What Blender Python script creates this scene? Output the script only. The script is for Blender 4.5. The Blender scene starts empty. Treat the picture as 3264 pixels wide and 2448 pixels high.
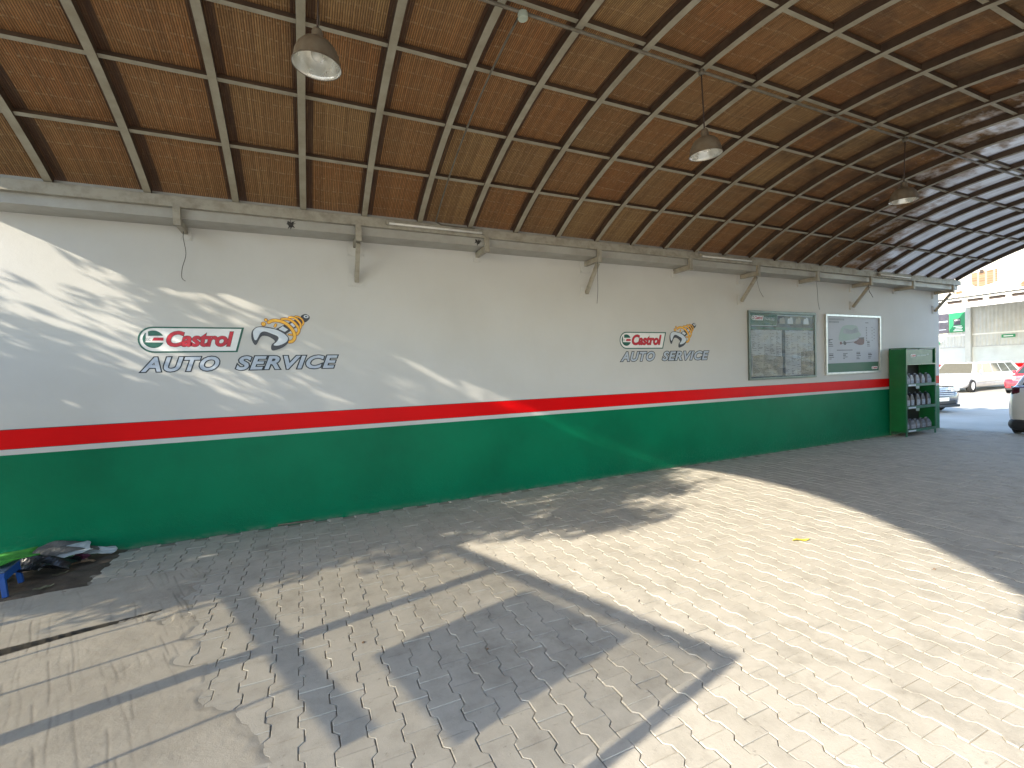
import bpy, bmesh, math, random
import numpy as np
from mathutils import Vector, Matrix

random.seed(7)
rng = np.random.default_rng(11)
sc = bpy.context.scene
COL = sc.collection

# ------------------------------------------------------------------ camera
cam_d = bpy.data.cameras.new('camera')
cam = bpy.data.objects.new('camera', cam_d)
COL.objects.link(cam)
cam_d.sensor_width = 36.0
cam_d.lens = 36.0 * 1470.0 / 3264.0
cam_d.clip_start = 0.05
cam_d.clip_end = 600.0
RX = (0.90853494, -0.03820941, 0.41605806)
RY = (-0.41673216, -0.01142773, 0.90895749)
RZ = (-0.02997613, -0.99920441, -0.02630559)
cam.matrix_world = Matrix((
    (RX[0], -RX[1], -RX[2], 0.0),
    (RY[0], -RY[1], -RY[2], 0.0),
    (RZ[0], -RZ[1], -RZ[2], 1.7),
    (0, 0, 0, 1)))
sc.camera = cam

# ------------------------------------------------------------------ sky, sun, exposure
SUN = Vector((-2.0, -0.46, 1.0)).normalized()          # towards the sun
elev = math.asin(SUN.z)
world = bpy.data.worlds.new('World')
sc.world = world
world.use_nodes = True
wn = world.node_tree
wn.nodes.clear()
sky = wn.nodes.new('ShaderNodeTexSky')
sky.sky_type = 'NISHITA'
sky.sun_disc = False
sky.sun_elevation = elev
sky.sun_rotation = math.atan2(SUN.x, SUN.y)
sky.air_density = 1.0
sky.dust_density = 0.6
sky.ozone_density = 1.0
bg = wn.nodes.new('ShaderNodeBackground')
bg.inputs['Strength'].default_value = 0.15
wo = wn.nodes.new('ShaderNodeOutputWorld')
wn.links.new(sky.outputs[0], bg.inputs['Color'])
wn.links.new(bg.outputs[0], wo.inputs['Surface'])

sun_d = bpy.data.lights.new('sun', 'SUN')
sun_d.energy = 3.0
sun_d.angle = math.radians(0.55)
sun_d.color = (1.0, 0.895, 0.72)
sun = bpy.data.objects.new('sun', sun_d)
COL.objects.link(sun)
sun.rotation_euler = SUN.to_track_quat('Z', 'Y').to_euler()
sun.location = (-20, -6, 12)

vs = sc.view_settings
sc.display_settings.display_device = 'sRGB'
vs.view_transform = 'Standard'
vs.look = 'None'
vs.gamma = 1.0
vs.use_curve_mapping = False
vs.exposure = 2.12

sc.render.engine = 'CYCLES'
sc.cycles.use_denoising = True
sc.cycles.max_bounces = 10
sc.cycles.diffuse_bounces = 6
sc.cycles.transparent_max_bounces = 12
sc.cycles.sample_clamp_indirect = 6.0

D = 5.967            # the painted wall stands in the plane y = D

# ------------------------------------------------------------------ helpers
def link_obj(o, parent=None):
    COL.objects.link(o)
    if parent is not None:
        o.parent = parent
        if parent.type == 'EMPTY' and parent.parent is None and not parent.get('_local'):
            o.matrix_parent_inverse = parent.matrix_basis.inverted()
    return o

def tag(o, label=None, cat=None, group=None, kind=None):
    if label: o['label'] = label
    if cat: o['category'] = cat
    if group: o['group'] = group
    if kind: o['kind'] = kind
    return o

def empty(name, loc=(0, 0, 0), rz=0.0, label=None, cat=None, group=None, local=False, parent=None):
    """An Empty at a thing's base; local=True: its parts are given in its own frame, else in world coordinates."""
    o = bpy.data.objects.new(name, None)
    COL.objects.link(o)
    o.location = loc
    o.rotation_euler = (0, 0, rz)
    o.empty_display_size = 0.1
    if parent is not None: o.parent = parent
    if local: o['_local'] = 1
    return tag(o, label, cat, group)

class MB:
    def __init__(s):
        s.v = []; s.f = []; s.uv = None
    def add(s, vs_, fs):
        b = len(s.v)
        s.v.extend([tuple(p) for p in vs_])
        s.f.extend([tuple(b + i for i in f) for f in fs])
        return s
    def box(s, x0, x1, y0, y1, z0, z1, M=None):
        p = [(x0, y0, z0), (x1, y0, z0), (x1, y1, z0), (x0, y1, z0), (x0, y0, z1), (x1, y0, z1), (x1, y1, z1), (x0, y1, z1)]
        if M is not None: p = [tuple(M @ Vector(q)) for q in p]
        return s.add(p, [(0, 3, 2, 1), (4, 5, 6, 7), (0, 1, 5, 4), (1, 2, 6, 5), (2, 3, 7, 6), (3, 0, 4, 7)])
    def beam(s, a, b, w, h, up=(0, 0, 1)):
        a = Vector(a); b = Vector(b); t = (b - a).normalized(); u = Vector(up)
        sx = t.cross(u)
        if sx.length < 1e-4: sx = t.cross(Vector((1, 0, 0)))
        sx.normalize(); u = sx.cross(t).normalized()
        p = []
        for q in (a, b):
            for i, j in ((-1, -1), (1, -1), (1, 1), (-1, 1)):
                p.append(q + sx * (i * w / 2) + u * (j * h / 2))
        return s.add(p, [(0, 1, 2, 3), (7, 6, 5, 4), (0, 4, 5, 1), (1, 5, 6, 2), (2, 6, 7, 3), (3, 7, 4, 0)])
    def path(s, pts, r, n=8, cap=True):
        pts = [Vector(p) for p in pts]; m = len(pts); rings = []
        prev = None
        for i, p in enumerate(pts):
            t = (pts[min(i + 1, m - 1)] - pts[max(i - 1, 0)]).normalized()
            if prev is None:
                ref = Vector((0, 0, 1)) if abs(t.z) < 0.9 else Vector((1, 0, 0))
                a = t.cross(ref).normalized()
            else:
                a = (prev - t * prev.dot(t)).normalized()
            prev = a; b = t.cross(a)
            rr = r[i] if isinstance(r, (list, tuple)) else r
            rings.append([p + (a * math.cos(2 * math.pi * k / n) + b * math.sin(2 * math.pi * k / n)) * rr for k in range(n)])
        vs_ = [q for rg in rings for q in rg]; fs = []
        for i in range(m - 1):
            for k in range(n):
                fs.append((i * n + k, i * n + (k + 1) % n, (i + 1) * n + (k + 1) % n, (i + 1) * n + k))
        if cap:
            fs.append(tuple(range(n - 1, -1, -1))); fs.append(tuple((m - 1) * n + k for k in range(n)))
        return s.add(vs_, fs)
    def lathe(s, prof, n=24, c=(0, 0, 0), axis='z', close=False):
        vs_ = []; fs = []; m = len(prof)
        for (r, z) in prof:
            for k in range(n):
                a = 2 * math.pi * k / n
                if axis == 'z': q = (c[0] + r * math.cos(a), c[1] + r * math.sin(a), c[2] + z)
                elif axis == 'y': q = (c[0] + r * math.cos(a), c[1] + z, c[2] + r * math.sin(a))
                else: q = (c[0] + z, c[1] + r * math.cos(a), c[2] + r * math.sin(a))
                vs_.append(q)
        for i in range(m - 1):
            for k in range(n):
                fs.append((i * n + k, i * n + (k + 1) % n, (i + 1) * n + (k + 1) % n, (i + 1) * n + k))
        return s.add(vs_, fs)
    def prism(s, pts, a, b, axis='y', M=None):
        """polygon pts in the plane across axis, extruded from a to b."""
        n = len(pts); vs_ = []
        for t in (a, b):
            for (p, q) in pts:
                w = {'y': (p, t, q), 'x': (t, p, q), 'z': (p, q, t)}[axis]
                vs_.append(tuple(M @ Vector(w)) if M is not None else w)
        fs = [tuple(range(n)), tuple(range(2 * n - 1, n - 1, -1))]
        for i in range(n):
            j = (i + 1) % n
            fs.append((i, n + i, n + j, j))
        return s.add(vs_, fs)
    def strip(s, pts, w, y):
        """flat stroke of width w (number or list) along pts (x, z) in the plane y."""
        n = len(pts); L = []; R = []
        for i in range(n):
            a = pts[max(i - 1, 0)]; b = pts[min(i + 1, n - 1)]
            t = Vector((b[0] - a[0], b[1] - a[1])).normalized()
            ww = (w[i] if isinstance(w, (list, tuple)) else w) / 2
            L.append((pts[i][0] - t.y * ww, y, pts[i][1] + t.x * ww)); R.append((pts[i][0] + t.y * ww, y, pts[i][1] - t.x * ww))
        b0 = len(L)
        return s.add(L + R, [(i, i + 1, b0 + i + 1, b0 + i) for i in range(n - 1)])
    def grid(s, nx, ny, fn):
        vs_ = [fn(i / nx, j / ny) for j in range(ny + 1) for i in range(nx + 1)]
        fs = [(j * (nx + 1) + i, j * (nx + 1) + i + 1, (j + 1) * (nx + 1) + i + 1, (j + 1) * (nx + 1) + i) for j in range(ny) for i in range(nx)]
        return s.add(vs_, fs)
    def mesh(s, name, mat, smooth=False, bevel=0.0, seg=2, normals=True):
        me = bpy.data.meshes.new(name)
        me.from_pydata(s.v, [], s.f)
        if bevel or normals:
            bm = bmesh.new(); bm.from_mesh(me)
            if normals: bmesh.ops.recalc_face_normals(bm, faces=bm.faces[:])
            if bevel:
                bmesh.ops.bevel(bm, geom=bm.edges[:] + bm.verts[:], offset=bevel, segments=seg, profile=0.6, affect='EDGES', clamp_overlap=True)
            bm.to_mesh(me); bm.free()
        if smooth: me.polygons.foreach_set('use_smooth', [True] * len(me.polygons))
        if mat is not None: me.materials.append(mat)
        me.update()
        return me
    def build(s, name, mat, parent=None, **k):
        return link_obj(bpy.data.objects.new(name, s.mesh(name, mat, **k)), parent)

def bx(name, mat, parent, x0, x1, y0, y1, z0, z1, bevel=0.0):
    return MB().box(x0, x1, y0, y1, z0, z1).build(name, mat, parent, bevel=bevel)

def copy_tree(o, parent=None):
    c = o.copy(); COL.objects.link(c)
    if parent is not None: c.parent = parent
    for ch in list(o.children): copy_tree(ch, c)
    return c

# ------------------------------------------------------------------ materials
class NT:
    def __init__(s, name):
        s.m = bpy.data.materials.new(name); s.m.use_nodes = True
        s.t = s.m.node_tree; s.n = s.t.nodes; s.b = s.n['Principled BSDF']; s.out = s.n['Material Output']
    def new(s, typ, **k):
        n = s.n.new(typ)
        for a, v in k.items(): setattr(n, a, v)
        return n
    def l(s, a, b): s.t.links.new(a, b)
    def coord(s, which='Object'):
        return s.new('ShaderNodeTexCoord').outputs[which]
    def pos(s): return s.new('ShaderNodeNewGeometry').outputs['Position']
    def mapping(s, vec, scale=(1, 1, 1), rot=(0, 0, 0), loc=(0, 0, 0)):
        m = s.new('ShaderNodeMapping'); s.l(vec, m.inputs['Vector'])
        m.inputs['Scale'].default_value = scale; m.inputs['Rotation'].default_value = rot; m.inputs['Location'].default_value = loc
        return m.outputs[0]
    def noise(s, vec, scale=5, detail=4, rough=0.6, dist=0.0):
        n = s.new('ShaderNodeTexNoise'); s.l(vec, n.inputs['Vector'])
        n.inputs['Scale'].default_value = scale; n.inputs['Detail'].default_value = detail
        n.inputs['Roughness'].default_value = rough; n.inputs['Distortion'].default_value = dist
        return n.outputs['Fac']
    def ramp(s, fac, stops):
        r = s.new('ShaderNodeValToRGB'); s.l(fac, r.inputs[0]); e = r.color_ramp.elements
        while len(e) < len(stops): e.new(0.5)
        for i, (p, c) in enumerate(stops):
            e[i].position = p; e[i].color = (c if isinstance(c, (tuple, list)) else (c, c, c)) + ((1,) if not isinstance(c, (tuple, list)) or len(c) == 3 else ())
        return r.outputs[0]
    def mix(s, fac, a, b, blend='MIX'):
        m = s.new('ShaderNodeMix', data_type='RGBA', blend_type=blend)
        for sock, v in ((m.inputs[0], fac), (m.inputs[6], a), (m.inputs[7], b)):
            if isinstance(v, (int, float)): sock.default_value = v
            elif isinstance(v, (tuple, list)): sock.default_value = tuple(v) + ((1,) if len(v) == 3 else ())
            else: s.l(v, sock)
        return m.outputs[2]
    def math(s, op, a, b=0.0, clamp=False):
        m = s.new('ShaderNodeMath', operation=op); m.use_clamp = clamp
        for sock, v in ((m.inputs[0], a), (m.inputs[1], b)):
            if isinstance(v, (int, float)): sock.default_value = v
            else: s.l(v, sock)
        return m.outputs[0]
    def bump(s, h, strength=0.3, dist=0.01):
        b = s.new('ShaderNodeBump'); s.l(h, b.inputs['Height'])
        b.inputs['Strength'].default_value = strength; b.inputs['Distance'].default_value = dist
        s.l(b.outputs[0], s.b.inputs['Normal']); return b.outputs[0]
    def set(s, **k):
        for a, v in k.items():
            sock = s.b.inputs[a.replace('_', ' ')]
            if isinstance(v, (int, float)): sock.default_value = v
            elif isinstance(v, (tuple, list)): sock.default_value = tuple(v) + ((1,) if len(v) == 3 else ())
            else: s.l(v, sock)
        return s

def dusty(name, col, col2=None, scale=6, rough=0.55, bump=0.15, metallic=0.0, spread=(0.35, 0.7), bscale=60, coords='pos'):
    """paint, metal, plastic: two close tones laid by noise, fine relief."""
    t = NT(name); p = t.pos() if coords == 'pos' else t.coord()
    c2 = col2 or tuple(x * 0.78 for x in col)
    f = t.noise(p, scale, 5, 0.65)
    c = t.mix(t.ramp(f, [(spread[0], 0.0), (spread[1], 1.0)]), col, c2)
    t.set(Base_Color=c, Roughness=rough, Metallic=metallic)
    t.set(Roughness=t.math('ADD', t.math('MULTIPLY', f, 0.25), rough - 0.12))
    if bump: t.bump(t.noise(p, bscale, 4, 0.7), bump, 0.004)
    return t.m

def plain(name, col, rough=0.5, metallic=0.0, coat=0.0):
    t = NT(name); p = t.coord()
    c = t.mix(t.ramp(t.noise(p, 9, 3, 0.6), [(0.4, 0.0), (0.75, 1.0)]), col, tuple(x * 0.86 for x in col))
    t.set(Base_Color=c, Roughness=rough, Metallic=metallic)
    if coat: t.set(Coat_Weight=coat, Coat_Roughness=0.06)
    return t.m

M = {}
# --- wall paint
def wall_paint(name, col, dirt, rough, base_rough=False):
    t = NT(name); p = t.pos()
    big = t.noise(p, 0.9, 5, 0.6); fine = t.noise(p, 35, 5, 0.65); grain = t.noise(p, 260, 2, 0.5)
    c = t.mix(t.ramp(big, [(0.38, 0.0), (0.72, 1.0)]), col, dirt)
    t.set(Specular_IOR_Level=0.12, Base_Color=c, Roughness=t.math('ADD', t.math('MULTIPLY', fine, 0.2), rough - 0.1))
    hgt = t.math('ADD', t.math('MULTIPLY', fine, 0.5), t.math('MULTIPLY', grain, 0.25))
    hgt = t.math('ADD', hgt, t.math('MULTIPLY', t.noise(p, 3.0, 3, 0.5), 1.6))
    if base_rough:
        sep = t.new('ShaderNodeSeparateXYZ'); t.l(p, sep.inputs[0])
        low = t.math('SUBTRACT', 1.0, t.math('MULTIPLY', sep.outputs[2], 2.6), True)
        vor = t.noise(p, 24, 6, 0.75, 0.6)
        foot = t.math('SUBTRACT', 1.0, t.math('MULTIPLY', sep.outputs[2], 7.0), True)
        dust = t.math('MULTIPLY', t.math('POWER', foot, 6.0), t.ramp(t.noise(t.mapping(p, (3, 1, 6)), 2.2, 6, 0.7), [(0.38, 0.0), (0.70, 1.0)]))
        scuff = t.math('MULTIPLY', t.ramp(t.noise(t.mapping(p, (2.0, 1, 9)), 3.0, 6, 0.75), [(0.66, 0.0), (0.76, 0.5)]), low)
        c2 = t.mix(t.math('MULTIPLY', dust, 0.5), c, (0.30, 0.28, 0.24)); c2 = t.mix(scuff, c2, (0.10, 0.20, 0.15))
        t.set(Base_Color=c2)
        hgt = t.math('ADD', hgt, t.math('MULTIPLY', t.math('MULTIPLY', low, t.ramp(vor, [(0.5, 0.0), (0.66, 1.0)])), 2.2))
    t.bump(hgt, 0.35, 0.006)
    return t.m
M['white_wall'] = wall_paint('white_wall_paint', (0.560, 0.558, 0.542), (0.522, 0.516, 0.494), 0.6)
M['white_band'] = wall_paint('white_band_paint', (0.56, 0.55, 0.54), (0.52, 0.51, 0.49), 0.55)
M['red'] = wall_paint('red_band_paint', (0.72, 0.001, 0.003), (0.62, 0.001, 0.003), 0.42)
M['green'] = wall_paint('green_dado_paint', (0.0003, 0.172, 0.080), (0.0003, 0.128, 0.059), 0.38, True)
M['ink'] = dusty('dark_outline_paint', (0.012, 0.02, 0.03), scale=20, rough=0.5)
M['logo_green'] = dusty('logo_green_paint', (0.006, 0.10, 0.07), scale=15, rough=0.45)
M['logo_red'] = dusty('logo_red_paint', (0.55, 0.012, 0.03), (0.45, 0.01, 0.03), 15, 0.45)
M['logo_grey'] = dusty('logo_silver_paint', (0.36, 0.42, 0.52), (0.48, 0.54, 0.62), 12, 0.5)
M['logo_light'] = dusty('logo_light_paint', (0.52, 0.58, 0.66), (0.62, 0.67, 0.72), 12, 0.5)
M['logo_dark'] = dusty('logo_slate_paint', (0.045, 0.05, 0.065), scale=15, rough=0.5)
M['logo_yellow'] = dusty('logo_yellow_paint', (0.85, 0.50, 0.05), (0.75, 0.34, 0.03), 25, 0.45)
M['logo_brown'] = dusty('logo_brown_paint', (0.28, 0.09, 0.012), scale=15, rough=0.5)
M['logo_white'] = dusty('logo_white_paint', (0.78, 0.78, 0.77), (0.7, 0.7, 0.7), 15, 0.5)
# --- steel of the vault
M['steel'] = dusty('dusty_grey_painted_steel', (0.33, 0.305, 0.235), (0.24, 0.21, 0.15), 5, 0.55, 0.25)
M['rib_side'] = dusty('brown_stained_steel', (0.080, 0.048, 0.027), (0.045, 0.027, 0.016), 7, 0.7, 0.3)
M['beam'] = dusty('weathered_cream_paint', (0.34, 0.32, 0.265), (0.23, 0.205, 0.16), 9, 0.6, 0.35, spread=(0.42, 0.72))
M['gutter'] = dusty('pale_gutter_paint', (0.38, 0.375, 0.345), (0.32, 0.305, 0.27), 4, 0.5, 0.15)
M['black_peel'] = dusty('black_peeled_patch', (0.012, 0.012, 0.013), (0.05, 0.045, 0.04), 40, 0.7, 0.5)
M['conduit'] = dusty('grey_conduit', (0.15, 0.135, 0.105), (0.10, 0.085, 0.06), 12, 0.5, 0.1)
M['cord'] = dusty('brown_cord', (0.05, 0.03, 0.022), scale=20, rough=0.6)
M['box_pale'] = plain('pale_green_box', (0.42, 0.48, 0.40), 0.5)
M['shade_out'] = dusty('lamp_grey_enamel', (0.17, 0.148, 0.115), (0.12, 0.09, 0.06), 14, 0.45, 0.1, spread=(0.3, 0.75))
M['shade_in'] = dusty('lamp_reflector', (0.72, 0.72, 0.68), (0.58, 0.57, 0.52), 10, 0.28, 0.1, metallic=0.75)
M['bulb'] = plain('bulb_glass_white', (0.75, 0.74, 0.68), 0.25)
M['tube'] = plain('fluorescent_tube_off', (0.75, 0.74, 0.70), 0.3)
M['wire'] = plain('thin_grey_wire', (0.10, 0.095, 0.085), 0.6)
# --- bamboo matting
def matting():
    t = NT('bamboo_matting')
    uvn = t.new('ShaderNodeUVMap', uv_map='UVMap').outputs[0]
    info = t.new('ShaderNodeObjectInfo').outputs['Random']
    sep = t.new('ShaderNodeSeparateXYZ'); t.l(uvn, sep.inputs[0])
    u, v = sep.outputs[0], sep.outputs[1]
    p = t.pos(); ps = t.new('ShaderNodeSeparateXYZ'); t.l(p, ps.inputs[0])
    big = t.noise(p, 1.1, 5, 0.65)
    # reeds: u is metres along the vault, v metres round it
    reed_id = t.math('FLOOR', t.math('MULTIPLY', u, 58.0))
    wn_ = t.new('ShaderNodeTexWhiteNoise', noise_dimensions='2D')
    cmb = t.new('ShaderNodeCombineXYZ'); t.l(reed_id, cmb.inputs[0]); t.l(t.math('FLOOR', t.math('MULTIPLY', v, 0.55)), cmb.inputs[1]); t.l(cmb.outputs[0], wn_.inputs['Vector'])
    reed_r = wn_.outputs['Value']
    fr = t.math('FRACT', t.math('MULTIPLY', u, 58.0))
    prof = t.math('SINE', t.math('MULTIPLY', fr, math.pi))
    fibre = t.noise(t.mapping(uvn, (300, 14, 1)), 1.0, 4, 0.7)
    knots = t.noise(t.mapping(uvn, (90, 9, 1)), 1.0, 3, 0.7)
    tone = t.math('ADD', t.math('MULTIPLY', info, 0.40), t.math('MULTIPLY', big, 0.72))
    base = t.ramp(tone, [(0.25, (0.36, 0.150, 0.048)), (0.45, (0.38, 0.190, 0.070)), (0.62, (0.36, 0.210, 0.088)), (0.85, (0.45, 0.300, 0.130))])
    base = t.mix(t.math('MULTIPLY', reed_r, 0.55), base, (0.13, 0.07, 0.032))
    base = t.mix(t.ramp(fibre, [(0.54, 0.0), (0.68, 0.85)]), base, (0.60, 0.42, 0.21))
    base = t.mix(t.ramp(knots, [(0.25, 0.75), (0.42, 0.0)]), base, (0.035, 0.02, 0.012))
    gap = t.math('LESS_THAN', prof, 0.50)
    base = t.mix(t.math('MULTIPLY', gap, 0.80), base, (0.030, 0.018, 0.010))
    # stitch rows
    rowv = t.math('ADD', t.math('MULTIPLY', v, 6.4), t.math('MULTIPLY', t.noise(t.mapping(uvn, (3, 0.4, 1)), 1.0, 2, 0.5), 0.5))
    rowf = t.math('ABSOLUTE', t.math('SUBTRACT', t.math('FRACT', rowv), 0.5))
    row = t.math('LESS_THAN', rowf, 0.055)
    brk = t.ramp(t.noise(t.mapping(uvn, (60, 6.4, 1)), 1.0, 3, 0.7), [(0.46, 0.0), (0.6, 1.0)])
    base = t.mix(t.math('MULTIPLY', t.math('MULTIPLY', row, brk), 0.45), base, (0.46, 0.35, 0.20))
    rowd = t.math('MULTIPLY', t.math('GREATER_THAN', rowf, 0.055), t.math('LESS_THAN', rowf, 0.11))
    base = t.mix(t.math('MULTIPLY', t.math('MULTIPLY', rowd, brk), 0.2), base, (0.04, 0.024, 0.014))
    # mould, then bare sheet with grazing sky reflection painted white towards the far end
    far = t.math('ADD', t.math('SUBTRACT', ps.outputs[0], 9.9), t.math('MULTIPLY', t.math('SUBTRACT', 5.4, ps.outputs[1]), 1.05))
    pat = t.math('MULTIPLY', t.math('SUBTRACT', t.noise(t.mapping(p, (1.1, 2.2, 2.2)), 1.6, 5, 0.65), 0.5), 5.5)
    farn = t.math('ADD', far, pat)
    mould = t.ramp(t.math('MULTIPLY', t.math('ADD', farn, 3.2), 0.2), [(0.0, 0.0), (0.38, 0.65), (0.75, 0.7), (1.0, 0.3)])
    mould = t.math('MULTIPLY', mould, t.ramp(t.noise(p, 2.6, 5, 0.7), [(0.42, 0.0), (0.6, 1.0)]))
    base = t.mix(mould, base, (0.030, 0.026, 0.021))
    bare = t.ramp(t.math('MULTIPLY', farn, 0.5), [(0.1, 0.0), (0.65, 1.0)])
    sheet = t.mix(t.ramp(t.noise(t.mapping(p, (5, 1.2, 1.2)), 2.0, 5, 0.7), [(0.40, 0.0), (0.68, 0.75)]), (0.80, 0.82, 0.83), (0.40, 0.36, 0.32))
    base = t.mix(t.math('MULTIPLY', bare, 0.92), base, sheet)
    # cloth binding and painted rib shade along both edges of every strip
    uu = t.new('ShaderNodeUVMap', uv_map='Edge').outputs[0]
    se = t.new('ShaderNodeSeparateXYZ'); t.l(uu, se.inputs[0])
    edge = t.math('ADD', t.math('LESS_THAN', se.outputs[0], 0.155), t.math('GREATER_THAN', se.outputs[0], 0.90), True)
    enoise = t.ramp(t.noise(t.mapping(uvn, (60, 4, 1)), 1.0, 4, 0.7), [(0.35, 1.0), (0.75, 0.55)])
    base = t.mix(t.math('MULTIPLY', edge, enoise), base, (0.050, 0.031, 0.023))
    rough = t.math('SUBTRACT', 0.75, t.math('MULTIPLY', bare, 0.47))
    t.set(Base_Color=base, Roughness=rough)
    h = t.math('ADD', t.math('MULTIPLY', prof, 1.0), t.math('MULTIPLY', fibre, 0.5))
    h = t.math('ADD', h, t.math('MULTIPLY', row, 0.8))
    nb = t.bump(h, 0.7, 0.006)
    tr = t.new('ShaderNodeBsdfTranslucent')
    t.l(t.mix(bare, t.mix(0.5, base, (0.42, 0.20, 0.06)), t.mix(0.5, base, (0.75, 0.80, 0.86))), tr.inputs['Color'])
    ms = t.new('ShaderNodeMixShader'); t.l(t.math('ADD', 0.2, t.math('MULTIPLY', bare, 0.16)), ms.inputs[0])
    t.l(t.b.outputs[0], ms.inputs[1]); t.l(tr.outputs[0], ms.inputs[2]); t.l(ms.outputs[0], t.out.inputs['Surface'])
    return t.m
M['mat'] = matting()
# --- ground
def paver_mat():
    t = NT('concrete_paver'); p = t.pos()
    at = t.new('ShaderNodeAttribute', attribute_name='tone').outputs['Fac']
    oi = t.new('ShaderNodeObjectInfo').outputs['Random']
    r = t.math('FRACT', t.math('ADD', at, oi))
    big = t.noise(p, 0.55, 5, 0.6); mid = t.noise(p, 4.5, 6, 0.7); fine = t.noise(p, 55, 5, 0.75); grit = t.noise(p, 210, 3, 0.6)
    c = t.ramp(mid, [(0.28, (0.285, 0.262, 0.222)), (0.50, (0.425, 0.398, 0.345)), (0.74, (0.505, 0.472, 0.412))])
    c = t.mix(t.math('MULTIPLY', r, 0.40), c, (0.335, 0.310, 0.265))
    c = t.mix(t.ramp(big, [(0.42, 0.0), (0.68, 0.5)]), c, (0.43, 0.40, 0.345))
    pit = t.ramp(t.noise(p, 26, 6, 0.8, 0.4), [(0.27, 0.9), (0.40, 0.0)])
    c = t.mix(t.math('MULTIPLY', pit, t.ramp(t.noise(p, 2.1, 3, 0.6), [(0.40, 0.0), (0.58, 0.95)])), c, (0.09, 0.078, 0.060))
    c = t.mix(t.ramp(grit, [(0.60, 0.0), (0.72, 0.55)]), c, (0.50, 0.47, 0.42))
    c = t.mix(t.ramp(t.noise(p, 1.3, 5, 0.7, 0.8), [(0.56, 0.0), (0.72, 0.5)]), c, (0.22, 0.20, 0.165))
    t.set(Base_Color=c, Roughness=t.math('ADD', 0.62, t.math('MULTIPLY', fine, 0.25)))
    h = t.math('ADD', t.math('MULTIPLY', fine, 0.8), t.math('MULTIPLY', grit, 0.35))
    h = t.math('SUBTRACT', h, t.math('MULTIPLY', pit, 1.2))
    t.bump(h, 0.55, 0.004)
    return t.m
M['paver'] = paver_mat()
M['sand'] = dusty('joint_sand', (0.33, 0.30, 0.25), (0.17, 0.15, 0.115), 3, 0.9, 0.5, spread=(0.45, 0.75), bscale=180)
def slab_mat():
    t = NT('rough_cement_slab'); p = t.pos()
    big = t.noise(p, 1.6, 6, 0.65); fine = t.noise(p, 60, 6, 0.75); mid = t.noise(p, 9, 5, 0.7)
    c = t.ramp(big, [(0.3, (0.33, 0.30, 0.25)), (0.6, (0.43, 0.395, 0.335)), (0.8, (0.37, 0.32, 0.265))])
    c = t.mix(t.ramp(mid, [(0.55, 0.0), (0.78, 0.4)]), c, (0.25, 0.215, 0.17))
    c = t.mix(t.ramp(t.noise(p, 150, 3, 0.6), [(0.6, 0.0), (0.75, 0.5)]), c, (0.52, 0.48, 0.42))
    geo = t.new('ShaderNodeAttribute', attribute_name='groove').outputs['Fac']
    c = t.mix(t.math('MULTIPLY', geo, 0.95), c, (0.022, 0.019, 0.015))
    t.set(Base_Color=c, Roughness=0.85)
    t.bump(t.math('ADD', fine, t.math('MULTIPLY', mid, 0.5)), 0.5, 0.005)
    return t.m
M['slab'] = slab_mat()
M['dirt'] = dusty('dark_earth', (0.075, 0.055, 0.042), (0.15, 0.12, 0.09), 5, 0.95, 0.8, bscale=90)
M['ground'] = dusty('pale_yard_concrete', (0.46, 0.44, 0.39), (0.36, 0.34, 0.29), 0.6, 0.85, 0.3, bscale=20)
# ================================================================== ground
g = MB().grid(24, 24, lambda a, b: (-150 + 400 * a, -200 + 400 * b, -0.065)).build('ground', M['ground'])
tag(g, kind='structure')

# ------------------------------------------------------------------ interlocking pavers
PL, PW = 0.215, 0.150          # pitch along y and x
AMP = 0.0135
def paver_outline(gx=0.0024, gy=0.0021):
    w1 = PW / 2 + AMP - gx; w2 = PW / 2 - AMP - gx; e = PL / 2 - gy; a = 0.066; b = 0.042
    right = [(w1, -e), (w1, -a), (w2, -b), (w2, b), (w1, a), (w1, e)]
    return right + [(-x, y) for x, y in reversed(right)]
OUT = paver_outline()
def paver_geo(jit):
    o = [(x + jit() * 0.0009, y + jit() * 0.0009) for x, y in OUT]
    n = len(o); c = 0.0032
    inner = [(x - math.copysign(c, x), y - math.copysign(min(0.0011 if abs(y) > 0.09 else c * 0.4, abs(y)), y)) for x, y in o]
    v = [(x, y, 0.0) for x, y in inner] + [(x, y, -c * 0.9) for x, y in o] + [(x, y, -0.024) for x, y in o]
    f = [tuple(range(n))]
    for i in range(n):
        j = (i + 1) % n
        f.append((i, n + i, n + j, j)); f.append((n + i, 2 * n + i, 2 * n + j, n + j))
    return v, f
def jit(): return random.uniform(-1, 1)
def tone_attr(me, vals):
    at = me.attributes.new('tone', 'FLOAT', 'FACE'); at.data.foreach_set('value', vals)

pavement = MB()
bed = lambda x: -0.0135 + 0.0095 * min(1.0, max(0.0, (x - 1.0) / 2.2)) ** 0.8
pavement.grid(60, 30, lambda a, b: (-0.98 + 15.38 * a, -0.75 + 6.70 * b, bed(-0.98 + 15.38 * a)))
pavement.grid(8, 8, lambda a, b: (-1.85 + 0.865 * a, 4.93 + 1.02 * b, -0.0135))
pavement = pavement.build('pavement', M['sand'], smooth=True)
tag(pavement, kind='structure')
proto = []
for k in range(10):
    v, f = paver_geo(jit)
    mb = MB(); mb.add(v, f)
    me = mb.mesh('paver', M['paver'], normals=True)
    tone_attr(me, [random.random()] * len(me.polygons))
    proto.append(me)
cells = []
for i in range(-13, 96):
    cx = i * PW + 0.014
    for j in range(-4, 29):
        cy = 0.0 + j * PL + (PL / 2 if i % 2 else 0.0) + 0.025
        if cx < -1.78 or (cx < -1.25 and cy < 4.95) or cx > 14.28 or cy > 5.87 or cy < -0.62: continue
        cells.append((cx, cy))
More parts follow.
